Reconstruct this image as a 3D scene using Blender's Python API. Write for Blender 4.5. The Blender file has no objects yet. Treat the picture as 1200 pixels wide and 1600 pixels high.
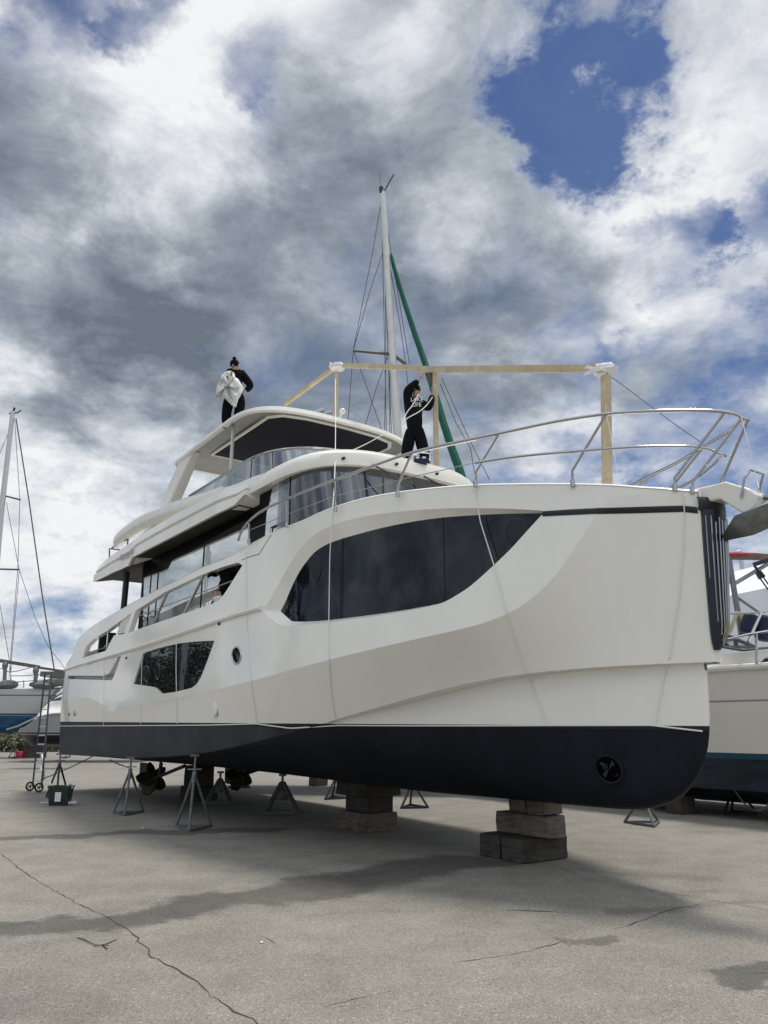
import bpy, bmesh, math, random
import numpy as np
from mathutils import Vector, Matrix, Euler
from mathutils.geometry import delaunay_2d_cdt
random.seed(7); rng = np.random.RandomState(5)
sc = bpy.context.scene
R = math.radians
# ------------------------------------------------------------------ camera
FPX, YH, EYE = 1200.0, 1135.0, 1.9
TH = math.atan((YH-800)/FPX)
cam = bpy.data.cameras.new('camera'); camo = bpy.data.objects.new('camera', cam)
sc.collection.objects.link(camo); sc.camera = camo
cam.sensor_fit = 'VERTICAL'; cam.sensor_height = 36; cam.lens = 36*FPX/1600
cam.clip_start = .1; cam.clip_end = 3000
camo.location = (0, 0, EYE); camo.rotation_euler = (R(90)+TH, 0, 0)
# ------------------------------------------------------------------ sun
SUN_EL, SUN_AZ = R(75), R(66)      # azimuth measured from +Y (away from the camera) towards +X
sl = bpy.data.lights.new('sun', 'SUN'); so = bpy.data.objects.new('sun', sl); sc.collection.objects.link(so)
sl.energy = 2.9; sl.angle = R(10); sl.color = (1, .955, .88)
sd = Vector((math.sin(SUN_AZ)*math.cos(SUN_EL), math.cos(SUN_AZ)*math.cos(SUN_EL), math.sin(SUN_EL)))
so.rotation_euler = sd.to_track_quat('Z', 'Y').to_euler(); so.location = (0, 0, 40)
sc.view_settings.view_transform = 'Standard'; sc.view_settings.look = 'None'
sc.view_settings.exposure = 0.02; sc.view_settings.gamma = 1
# ------------------------------------------------------------------ photograph ray -> world direction
cT, sT = math.cos(TH), math.sin(TH)
def ray(x, y):                      # direction with unit forward (Y) component
    v = 800-y; u = x-600; k = FPX*cT-v*sT
    return np.array([u/k, 1.0, (FPX*sT+v*cT)/k])
def at(x, y, Y):                    # world point on the plane at distance Y
    r = ray(x, y); return Vector((r[0]*Y, Y, EYE+r[2]*Y))
def gnd(x, y, h=0.0):
    r = ray(x, y); k = (h-EYE)/r[2]; return Vector((r[0]*k, k, h))
# ------------------------------------------------------------------ world: Nishita sky and broken clouds
W = bpy.data.worlds.new('World'); sc.world = W; W.use_nodes = True
nt = W.node_tree; nt.nodes.clear()
def N(t, **k):
    n = nt.nodes.new(t)
    for a, b in k.items(): setattr(n, a, b)
    return n
def L(a, b): nt.links.new(a, b)
def val(x): return x
def math_(op, a, b=None, c=None, clamp=False):
    n = N('ShaderNodeMath', operation=op); n.use_clamp = clamp
    for i, x in enumerate((a, b, c)):
        if x is None: continue
        if isinstance(x, (int, float)): n.inputs[i].default_value = x
        else: L(x, n.inputs[i])
    return n.outputs[0]
def vmath(op, a, b=None):
    n = N('ShaderNodeVectorMath', operation=op)
    for i, x in enumerate((a, b)):
        if x is None: continue
        if isinstance(x, (tuple, list, Vector)): n.inputs[i].default_value = tuple(x)
        else: L(x, n.inputs[i])
    return n
def noise(vec, scale, detail=6, rough=.55, dist=0.0, w=None):
    n = N('ShaderNodeTexNoise'); n.inputs['Scale'].default_value = scale
    n.inputs['Detail'].default_value = detail; n.inputs['Roughness'].default_value = rough
    n.inputs['Distortion'].default_value = dist
    L(vec, n.inputs['Vector']); return n
sky = N('ShaderNodeTexSky', sky_type='NISHITA'); sky.sun_disc = False
sky.sun_elevation = SUN_EL; sky.sun_rotation = SUN_AZ; sky.air_density = 1.0; sky.dust_density = .3; sky.ozone_density = 2.5
tc = N('ShaderNodeTexCoord'); D = tc.outputs['Generated']
sep = N('ShaderNodeSeparateXYZ'); L(D, sep.inputs[0])
zz = math_('MAXIMUM', sep.outputs[2], -.05)
den = math_('ADD', zz, .38)
comb = N('ShaderNodeCombineXYZ')
L(math_('DIVIDE', sep.outputs[0], den), comb.inputs[0]); L(math_('DIVIDE', sep.outputs[1], den), comb.inputs[1])
L(math_('MULTIPLY', zz, .6), comb.inputs[2]); P = comb.outputs[0]
# warp the direction a little so that cloud masses get ragged edges
wn = noise(P, 3.2, 9, .66)
wv = vmath('SUBTRACT', wn.outputs['Color'], (.5, .5, .5))
ws = vmath('SCALE', wv.outputs[0]); ws.inputs['Scale'].default_value = .42
DW = vmath('NORMALIZE', vmath('ADD', D, ws.outputs[0]).outputs[0]).outputs[0]
def blob(x, y, r, amp, acc):
    d = Vector(ray(x, y)).normalized()
    dp = vmath('DOT_PRODUCT', DW, tuple(d)).outputs['Value']
    mr = N('ShaderNodeMapRange', interpolation_type='SMOOTHSTEP'); L(dp, mr.inputs[0])
    mr.inputs[1].default_value = math.cos(r/1200*1.25); mr.inputs[2].default_value = 1.0
    mr.inputs[3].default_value = 0; mr.inputs[4].default_value = amp
    return mr.outputs[0] if acc is None else math_('ADD', acc, mr.outputs[0])
# holes of blue (negative density)
cov = None
for b in [(882,115,112,-.62),(912,180,112,-.60),(900,20,70,-.30),(440,85,85,-.85),(385,215,60,-.35),(130,-10,120,-.6),(230,30,60,-.3),(1075,350,70,-.50),
          (1160,545,110,-.5),(920,545,80,-.35),(1090,650,150,-.24),(1130,720,130,-.30),(960,700,110,-.26),(830,740,110,-.35),(1020,540,60,-.2),(40,1010,110,-.22),(70,930,70,-.15),(30,790,60,-.15),(1150,820,160,-.25),(1180,300,70,-.3)]:
    cov = blob(*b, cov)
n1 = noise(P, 2.8, 13, .59, .2)
dens = math_('ADD', math_('MULTIPLY_ADD', n1.outputs['Fac'], 3.0, -.42), cov)
dm = N('ShaderNodeMapRange', interpolation_type='SMOOTHSTEP'); L(dens, dm.inputs[0])
dm.inputs[1].default_value = .22; dm.inputs[2].default_value = 1.12; dm.inputs[3].default_value = .05
# brightness of the cloud: thick grey bases and lit tops
bri = None
for b in [(90,340,260,-.26),(60,500,200,-.12),(430,470,330,-.20),(620,400,260,-.10),(330,600,240,-.10),(800,500,200,-.14),(150,620,180,-.14),(30,260,170,-.10),
          (110,90,230,.26),(270,260,150,.26),(330,60,180,.12),(560,90,220,.16),(760,150,170,.12),(740,375,80,.20),(1090,190,180,.14),
          (1120,60,180,.02),(1120,330,160,.12),(1130,450,120,.14),(620,230,160,.06),(80,800,240,.32),(250,640,80,.20),(130,920,160,.18),(60,1050,100,.25),(1150,900,220,.3),
          (980,420,140,.02),(950,650,160,.20),(850,720,120,.2),(300,1100,600,.06)]:
    bri = blob(*b, bri)
n2 = noise(vmath('ADD', P, (3.1, 7.7, 1.3)).outputs[0], 3.6, 13, .60, .3)
n3 = noise(vmath('ADD', P, (9.1, 2.7, 4.3)).outputs[0], 1.5, 3, .5)
n5 = noise(vmath('ADD', P, (5.5, 1.7, 8.3)).outputs[0], 8.5, 12, .62, .5)
bb = math_('ADD', math_('MULTIPLY_ADD', n2.outputs['Fac'], 1.65, -.30), math_('MULTIPLY_ADD', n3.outputs['Fac'], .30, -.12))
bb = math_('ADD', bb, math_('MULTIPLY_ADD', n5.outputs['Fac'], 1.05, -.50))
bb = math_('ADD', bb, math_('MULTIPLY', math_('SUBTRACT', 1.0, dm.outputs[0]), .32))
bb = math_('ADD', bb, bri)
# unseen sky overhead and behind the photographer, brightened as added fill light
dpz = math_('MULTIPLY_ADD', sep.outputs[2], .92, math_('MULTIPLY', sep.outputs[1], -.40))
mz = N('ShaderNodeMapRange', interpolation_type='SMOOTHSTEP'); L(dpz, mz.inputs[0])
mz.inputs[1].default_value = .42; mz.inputs[2].default_value = .95; mz.inputs[3].default_value = 0; mz.inputs[4].default_value = 1.0
ramp = N('ShaderNodeValToRGB'); L(bb, ramp.inputs[0]); e = ramp.color_ramp.elements
e[0].position = -.0; e[0].color = (.135, .165, .205, 1); e[1].position = 1.0; e[1].color = (.82, .83, .84, 1)
for p_, c_ in ((.16, (.19, .225, .27, 1)), (.34, (.26, .295, .345, 1)), (.54, (.39, .43, .48, 1)), (.76, (.60, .63, .68, 1))):
    q = ramp.color_ramp.elements.new(p_); q.color = c_
cs = vmath('SCALE', ramp.outputs[0]); L(math_('MULTIPLY_ADD', mz.outputs[0], 12.0, 10.8), cs.inputs['Scale'])
skb = vmath('MULTIPLY', sky.outputs[0], (.38, .52, .74))
mx = N('ShaderNodeMix', data_type='RGBA'); L(dm.outputs[0], mx.inputs[0]); L(skb.outputs[0], mx.inputs[6]); L(cs.outputs[0], mx.inputs[7])
bg = N('ShaderNodeBackground'); bg.inputs[1].default_value = .1; L(mx.outputs[2], bg.inputs[0])
ow = N('ShaderNodeOutputWorld'); L(bg.outputs[0], ow.inputs[0])
W.cycles.sampling_method = 'MANUAL'; W.cycles.sample_map_resolution = 1024

# ------------------------------------------------------------------ materials
def mat(name, col, rough=.5, metal=0, spec=.5, coat=0, var=0, vscale=3, bump=0, bscale=40, col2=None):
    global nt
    m = bpy.data.materials.new(name); m.use_nodes = True; nt = m.node_tree
    b = nt.nodes['Principled BSDF']; b.inputs['Base Color'].default_value = (*col, 1)
    b.inputs['Roughness'].default_value = rough; b.inputs['Metallic'].default_value = metal
    b.inputs['Specular IOR Level'].default_value = spec; b.inputs['Coat Weight'].default_value = coat
    tcn = N('ShaderNodeTexCoord')
    if var or col2:
        n = noise(tcn.outputs['Object'], vscale, 7, .62)
        r = N('ShaderNodeValToRGB'); L(n.outputs['Fac'], r.inputs[0])
        c2 = col2 or tuple(c*(1-var) for c in col)
        r.color_ramp.elements[0].position = .33; r.color_ramp.elements[0].color = (*c2, 1)
        r.color_ramp.elements[1].position = .66; r.color_ramp.elements[1].color = (*col, 1)
        L(r.outputs[0], b.inputs['Base Color'])
        rr = N('ShaderNodeMapRange'); L(n.outputs['Fac'], rr.inputs[0])
        rr.inputs[3].default_value = min(1, rough*1.35); rr.inputs[4].default_value = rough*.8
        L(rr.outputs[0], b.inputs['Roughness'])
    if bump:
        n = noise(tcn.outputs['Object'], bscale, 5, .6); bp = N('ShaderNodeBump')
        bp.inputs['Strength'].default_value = bump; bp.inputs['Distance'].default_value = .01
        L(n.outputs['Fac'], bp.inputs['Height']); L(bp.outputs[0], b.inputs['Normal'])
    return m
def hull_mat(name, white, anti, wl, stripe, dirt=.12):
    """gelcoat above the waterline, antifouling paint below it, split at object height wl"""
    global nt
    m = bpy.data.materials.new(name); m.use_nodes = True; nt = m.node_tree
    b = nt.nodes['Principled BSDF']; tcn = N('ShaderNodeTexCoord'); o = tcn.outputs['Object']
    s = N('ShaderNodeSeparateXYZ'); L(o, s.inputs[0])
    hh = math_('MULTIPLY_ADD', s.outputs[0], .0068, s.outputs[2])        # x is minus the distance aft of the stem
    # streaky dirt: stretched vertically
    mp = N('ShaderNodeMapping'); mp.inputs['Scale'].default_value = (3.0, 3.0, .35); L(o, mp.inputs[0])
    st = noise(mp.outputs[0], 2.4, 8, .65); bl = noise(o, 1.1, 6, .6)
    k = math_('MULTIPLY', math_('SUBTRACT', st.outputs['Fac'], .46, clamp=True), dirt*2.0)
    k = math_('ADD', k, math_('MULTIPLY', math_('SUBTRACT', bl.outputs['Fac'], .5, clamp=True), dirt*1.6), clamp=True)
    wc = N('ShaderNodeMix', data_type='RGBA'); L(k, wc.inputs[0]); wc.inputs[6].default_value = (*white, 1)
    wc.inputs[7].default_value = (white[0]*.62, white[1]*.59, white[2]*.52, 1)
    ac = N('ShaderNodeMix', data_type='RGBA'); L(st.outputs['Fac'], ac.inputs[0])
    ac.inputs[6].default_value = (anti[0]*.75, anti[1]*.78, anti[2]*.8, 1); ac.inputs[7].default_value = (anti[0]*1.3, anti[1]*1.3, anti[2]*1.28, 1)
    sv_ = vmath('SCALE', ac.outputs[2]); L(math_('MULTIPLY_ADD', bl.outputs['Fac'], 1.6, .2), sv_.inputs['Scale'])
    below = math_('LESS_THAN', hh, wl)
    strp = math_('LESS_THAN', hh, wl-stripe)
    a2 = N('ShaderNodeMix', data_type='RGBA'); L(strp, a2.inputs[0]); a2.inputs[6].default_value = (.025, .030, .033, 1); L(sv_.outputs[0], a2.inputs[7])
    fc = N('ShaderNodeMix', data_type='RGBA'); L(below, fc.inputs[0]); L(wc.outputs[2], fc.inputs[6]); L(a2.outputs[2], fc.inputs[7])
    L(fc.outputs[2], b.inputs['Base Color'])
    L(math_('MULTIPLY_ADD', below, .42, math_('MULTIPLY_ADD', k, .25, .13)), b.inputs['Roughness'])
    L(math_('MULTIPLY_ADD', below, -.36, .5), b.inputs['Specular IOR Level'])
    L(math_('MULTIPLY_ADD', below, -.55, .55), b.inputs['Coat Weight']); b.inputs['Coat Roughness'].default_value = .04
    bp = N('ShaderNodeBump'); bp.inputs['Distance'].default_value = .004; L(math_('MULTIPLY', below, .5), bp.inputs['Strength'])
    fn = noise(o, 55, 4, .6); L(fn.outputs['Fac'], bp.inputs['Height']); L(bp.outputs[0], b.inputs['Normal'])
    return m
GEL = (.87, .846, .782)
M = {}
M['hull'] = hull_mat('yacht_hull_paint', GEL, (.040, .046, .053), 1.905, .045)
M['gel'] = mat('gelcoat', GEL, .16, var=.10, vscale=1.7)
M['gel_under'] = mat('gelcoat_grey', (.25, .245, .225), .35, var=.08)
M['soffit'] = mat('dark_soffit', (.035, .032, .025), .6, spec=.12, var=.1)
M['bottom'] = hull_mat('yacht_hull_paint_shaded', GEL, (.0095, .0120, .0170), 1.905, .045)  # same antifouling as the hull, underside shade put into a darker colour
M['blackgloss'] = mat('black_gloss', (.008, .009, .011), .06)
M['cabin'] = mat('black_cabin_panels', (.004, .004, .006), .35, spec=.06)
M['hole_dark'] = mat('hole_dark_paint', (.003, .003, .004), 1, spec=0)
M['black'] = mat('black_rubber', (.015, .015, .017), .55)
M['steel'] = mat('stainless', (.46, .46, .455), .10, 1)
M['steel_dull'] = mat('galvanised', (.27, .28, .285), .5, .75, var=.3, vscale=14)
M['standgrey'] = mat('stand_grey_paint', (.16, .175, .185), .55, .35, var=.45, vscale=16, bump=.2)
M['standdark'] = mat('stand_dark_paint', (.03, .034, .045), .55, .2, var=.4, vscale=16)
M['standred'] = mat('stand_red_paint', (.26, .07, .035), .6, var=.4, vscale=14)
M['navy'] = mat('navy_panel', (.012, .020, .036), .3)
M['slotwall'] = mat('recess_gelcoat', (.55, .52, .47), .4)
M['htpanel'] = mat('dark_headliner', (.026, .024, .034), .8, spec=.15)
M['cord'] = mat('white_cord', (.8, .8, .76), .8)
M['wrap'] = mat('wrap_film', (.75, .76, .76), .3, bump=1.0, bscale=22)
M['cloth_black'] = mat('black_cloth', (.006, .006, .008), .95, spec=.12, bump=.4, bscale=30)
M['cloth_navy'] = mat('dark_trousers', (.005, .006, .010), .95, spec=.12, bump=.4, bscale=25)
M['skin'] = mat('skin', (.42, .26, .19), .5)
M['hair'] = mat('hair', (.02, .015, .012), .7)
M['print'] = mat('white_print', (.75, .75, .74), .8)
M['shoe'] = mat('shoe_black', (.01, .01, .01), .6)
M['bag'] = mat('white_sheet', (.70, .70, .68), .6, var=.12, vscale=9)
M['bronze'] = mat('bronze_propeller', (.045, .040, .013), .55, .3, var=.4, vscale=9)
M['green'] = mat('green_sail_cover', (.006, .115, .075), .75, var=.3, vscale=4, bump=.5, bscale=9)
M['alu'] = mat('mast_aluminium', (.62, .62, .60), .38, .3, var=.12)
M['wire'] = mat('rigging_wire', (.10, .105, .11), .4, .6)
M['ladder'] = mat('dark_blue_ladder', (.010, .014, .035), .45)
M['tote'] = mat('dark_green_plastic', (.008, .022, .02), .4)
M['tyre'] = mat('tyre', (.015, .015, .015), .8)
M['fender'] = mat('navy_fender_cover', (.010, .014, .045), .85)
M['redwood'] = mat('red_board', (.42, .03, .045), .6, var=.3)
M['twhite'] = mat('shrink_film_white', (.72, .76, .80), .38, var=.12, vscale=.8, bump=.8, bscale=2.5)
M['canvas'] = mat('grey_canvas', (.17, .175, .165), .85, var=.35, vscale=5, bump=.7, bscale=14)
M['rust'] = mat('brown_brick', (.16, .07, .045), .85, var=.4)
M['red'] = mat('red_plastic', (.5, .02, .05), .45)
def glass_mat(name, refl, tint, rough=.015, base=(.006, .008, .011), transp=0.0):
    global nt
    m = bpy.data.materials.new(name); m.use_nodes = True; nt = m.node_tree; nt.nodes.clear()
    out = N('ShaderNodeOutputMaterial'); d = N('ShaderNodeBsdfDiffuse'); d.inputs[0].default_value = (*base, 1)
    t = N('ShaderNodeBsdfTransparent'); t.inputs[0].default_value = (.42, .44, .45, 1)
    m1 = N('ShaderNodeMixShader'); m1.inputs[0].default_value = transp; L(d.outputs[0], m1.inputs[1]); L(t.outputs[0], m1.inputs[2])
    g = N('ShaderNodeBsdfGlossy'); g.inputs[0].default_value = (*tint, 1); g.inputs[1].default_value = rough
    tcn = N('ShaderNodeTexCoord'); nn = noise(tcn.outputs['Object'], .9, 2, .4); bp = N('ShaderNodeBump')
    bp.inputs['Strength'].default_value = .06; bp.inputs['Distance'].default_value = .06
    L(nn.outputs['Fac'], bp.inputs['Height']); L(bp.outputs[0], g.inputs['Normal'])
    fr = N('ShaderNodeFresnel'); fr.inputs[0].default_value = 1.5
    fac = math_('ADD', math_('MULTIPLY', fr.outputs[0], 1.0), refl, clamp=True)
    m2 = N('ShaderNodeMixShader'); L(fac, m2.inputs[0]); L(m1.outputs[0], m2.inputs[1]); L(g.outputs[0], m2.inputs[2])
    L(m2.outputs[0], out.inputs[0]); return m
M['glass_dark'] = glass_mat('dark_hull_glass', .0, (.85, .92, 1))
M['glass_mirror'] = glass_mat('mirror_salon_glass', .66, (.82, .86, .86))
M['glass_tint'] = glass_mat('tinted_windscreen', .10, (.9, .95, 1), transp=.75)
M['glass_fly'] = glass_mat('smoked_flybridge_glass', .28, (.9, .95, 1), transp=.55)
M['curtain'] = mat('curtain', (.5, .5, .48), .9)
def wood_mat(name, c1, c2, sc_=(1, 1, 1), rough=.75, ring=9, axis='X'):
    global nt
    m = bpy.data.materials.new(name); m.use_nodes = True; nt = m.node_tree; b = nt.nodes['Principled BSDF']
    tcn = N('ShaderNodeTexCoord'); mp = N('ShaderNodeMapping'); mp.inputs['Scale'].default_value = sc_; L(tcn.outputs['Object'], mp.inputs[0])
    n = noise(mp.outputs[0], ring, 8, .65, .6); n4 = noise(tcn.outputs['Object'], 2.0, 6, .6)
    r = N('ShaderNodeValToRGB'); L(math_('MULTIPLY_ADD', n4.outputs['Fac'], .45, math_('MULTIPLY', n.outputs['Fac'], .55)), r.inputs[0])
    r.color_ramp.elements[0].position = .36; r.color_ramp.elements[0].color = (*c2, 1)
    r.color_ramp.elements[1].position = .62; r.color_ramp.elements[1].color = (*c1, 1)
    L(r.outputs[0], b.inputs['Base Color']); b.inputs['Roughness'].default_value = rough
    bp = N('ShaderNodeBump'); bp.inputs['Strength'].default_value = .6; bp.inputs['Distance'].default_value = .01
    L(n.outputs['Fac'], bp.inputs['Height']); L(bp.outputs[0], b.inputs['Normal']); return m
M['lumber'] = wood_mat('pale_lumber', (.60, .51, .36), (.42, .33, .21), (1, 1, 1))
M['timber'] = wood_mat('weathered_timber', (.22, .19, .155), (.050, .042, .035), (.7, .7, 6), .85, 5)
M['timber_dark'] = wood_mat('dark_timber', (.085, .074, .063), (.014, .013, .013), (.7, .7, 5), .85, 5)

# ------------------------------------------------------------------ object helpers
MW = {}                                # world matrix of every Empty
def tag(o, label=None, cat=None, group=None, kind=None):
    if label: o['label'] = label
    if cat: o['category'] = cat
    if group: o['group'] = group
    if kind: o['kind'] = kind
    return o
def empty(name, loc, rz=0, label=None, cat=None, group=None):
    o = bpy.data.objects.new(name, None); sc.collection.objects.link(o)
    o.location = loc; o.rotation_euler = (0, 0, rz); o.empty_display_size = .3
    MW[o.name] = Matrix.Translation(Vector(loc)) @ Matrix.Rotation(rz, 4, 'Z')
    return tag(o, label, cat, group)
class MB:
    def __init__(s): s.v = []; s.f = []; s.m = []
    def add(s, vs, fs, mi=0):
        k = len(s.v); s.v += [Vector(v) for v in vs]; s.f += [tuple(i+k for i in f) for f in fs]; s.m += [mi]*len(fs); return s
    def loft(s, rows, cu=False, cv=False, mi=0, capa=False, capb=False):
        n = len(rows[0]); vs = [p for r in rows for p in r]; fs = []
        R_ = len(rows)
        for i in range(R_ if cv else R_-1):
            for j in range(n if cu else n-1):
                a = i*n+j; b = i*n+(j+1) % n; c = ((i+1) % R_)*n+(j+1) % n; d = ((i+1) % R_)*n+j
                fs.append((a, b, c, d))
        if capa: fs.append(tuple(range(n))[::-1])
        if capb: fs.append(tuple(range((R_-1)*n, R_*n)))
        return s.add(vs, fs, mi)
    def tube(s, pts, r, n=8, closed=False, mi=0, flat=1.0):
        pts = [Vector(p) for p in pts]; rows = []; m = len(pts)
        rs = r if isinstance(r, (list, tuple)) else [r]*m
        up = None
        for i in range(m):
            if closed: t = pts[(i+1) % m]-pts[i-1]
            else: t = pts[min(i+1, m-1)]-pts[max(i-1, 0)]
            if t.length < 1e-9: t = Vector((0, 0, 1))
            t.normalize()
            if up is None: up = Vector((0, 0, 1)) if abs(t.z) < .9 else Vector((1, 0, 0))
            x = t.cross(up)
            if x.length < 1e-6: x = t.orthogonal()
            x.normalize(); y = x.cross(t).normalized(); up = y
            rows.append([pts[i]+x*math.cos(2*math.pi*k/n)*rs[i]+y*math.sin(2*math.pi*k/n)*rs[i]*flat for k in range(n)])
        return s.loft(rows, cu=True, cv=closed, mi=mi, capa=not closed, capb=not closed)
    def beam(s, a, b, w, h, mi=0, up=Vector((0, 0, 1)), bev=0):
        a = Vector(a); b = Vector(b); t = (b-a).normalized()
        x = t.cross(up)
        if x.length < 1e-3: x = t.cross(Vector((1, 0, 0)))
        x.normalize(); y = x.cross(t).normalized()
        q = [x*w/2*i+y*h/2*j for i, j in ((-1, -1), (1, -1), (1, 1), (-1, 1))]
        return s.loft([[a+p for p in q], [b+p for p in q]], cu=True, mi=mi, capa=True, capb=True)
    def prism(s, poly, off, mi=0):
        n = len(poly); off = Vector(off); a = [Vector(p) for p in poly]; b = [p+off for p in a]
        fs = [tuple(range(n))[::-1], tuple(range(n, 2*n))]+[(i, (i+1) % n, n+(i+1) % n, n+i) for i in range(n)]
        return s.add(a+b, fs, mi)
    def ball(s, c, r, n=10, sc3=(1, 1, 1), mi=0):
        c = Vector(c); rows = []
        for i in range(n+1):
            p = math.pi*i/n; p = min(max(p, .02), math.pi-.02)
            rows.append([c+Vector((math.sin(p)*math.cos(2*math.pi*k/(2*n))*r*sc3[0], math.sin(p)*math.sin(2*math.pi*k/(2*n))*r*sc3[1], math.cos(p)*r*sc3[2])) for k in range(2*n)])
        return s.loft(rows, cu=True, mi=mi, capa=True, capb=True)
    def build(s, name, mats, parent=None, ang=30, smooth=True, bevel=0, recalc=True, label=None, cat=None, group=None, kind=None, base=None, solid=None):
        if not isinstance(mats, (list, tuple)): mats = [mats]
        me = bpy.data.meshes.new(name)
        if parent is not None:
            inv = MWof(parent).inverted(); vs = [inv @ v for v in s.v]; org = None
        else:
            xs = [v.x for v in s.v]; ys = [v.y for v in s.v]; zs = [v.z for v in s.v]
            org = Vector(base) if base else Vector(((min(xs)+max(xs))/2, (min(ys)+max(ys))/2, min(zs)))
            vs = [v-org for v in s.v]
        me.from_pydata([tuple(v) for v in vs], [], s.f); me.update()
        for i, p in enumerate(me.polygons): p.material_index = s.m[i]
        if recalc:
            bm = bmesh.new(); bm.from_mesh(me); bmesh.ops.remove_doubles(bm, verts=bm.verts, dist=1e-5)
            bmesh.ops.recalc_face_normals(bm, faces=bm.faces); bm.to_mesh(me); bm.free()
        for m in mats: me.materials.append(M[m] if isinstance(m, str) else m)
        if smooth:
            me.shade_smooth(); me.set_sharp_from_angle(angle=R(ang))
        o = bpy.data.objects.new(name, me); sc.collection.objects.link(o)
        if parent is not None:
            o.parent = parent; MW[o.name] = MWof(parent)
        else:
            o.location = org; MW[o.name] = Matrix.Translation(org)
        if bevel:
            b = o.modifiers.new('bevel', 'BEVEL'); b.width = bevel; b.segments = 2; b.limit_method = 'ANGLE'; b.angle_limit = R(40)
        if solid:
            q = o.modifiers.new('solid', 'SOLIDIFY'); q.thickness = solid; q.offset = -1
        return tag(o, label, cat, group, kind)
def MWof(o): return MW[o.name]
def ellipse(c, ax, ay, n=24): return [Vector(c)+ax*math.cos(2*math.pi*k/n)+ay*math.sin(2*math.pi*k/n) for k in range(n)]
def chaikin(p, it=2, closed=True):
    p = [tuple(q) for q in p]
    for _ in range(it):
        o = []; n = len(p)
        if not closed: o.append(p[0])
        for i in range(n if closed else n-1):
            a = p[i]; b = p[(i+1) % n]
            o += [(.75*a[0]+.25*b[0], .75*a[1]+.25*b[1]), (.25*a[0]+.75*b[0], .25*a[1]+.75*b[1])]
        if not closed: o.append(p[-1])
        p = o
    return p
def smooth3(p, it=2):
    p = [Vector(q) for q in p]
    for _ in range(it):
        o = [p[0]]
        for a, b in zip(p, p[1:]): o += [a*.75+b*.25, a*.25+b*.75]
        p = o+[p[-1]]
    return p
def text_geo(body, size, extrude=.004, shear=0.0):
    cu = bpy.data.curves.new('lettering', 'FONT'); cu.body = body; cu.size = size; cu.extrude = extrude; cu.shear = shear
    cu.align_x = 'CENTER'; cu.align_y = 'CENTER'; cu.space_line = .95; cu.resolution_u = 3
    o = bpy.data.objects.new('lettering_tmp', cu); sc.collection.objects.link(o)
    dg = bpy.context.evaluated_depsgraph_get(); me = bpy.data.meshes.new_from_object(o.evaluated_get(dg))
    vs = [v.co.copy() for v in me.vertices]; fs = [tuple(p.vertices) for p in me.polygons]
    bpy.data.objects.remove(o); bpy.data.curves.remove(cu); bpy.data.meshes.remove(me); return vs, fs

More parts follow.
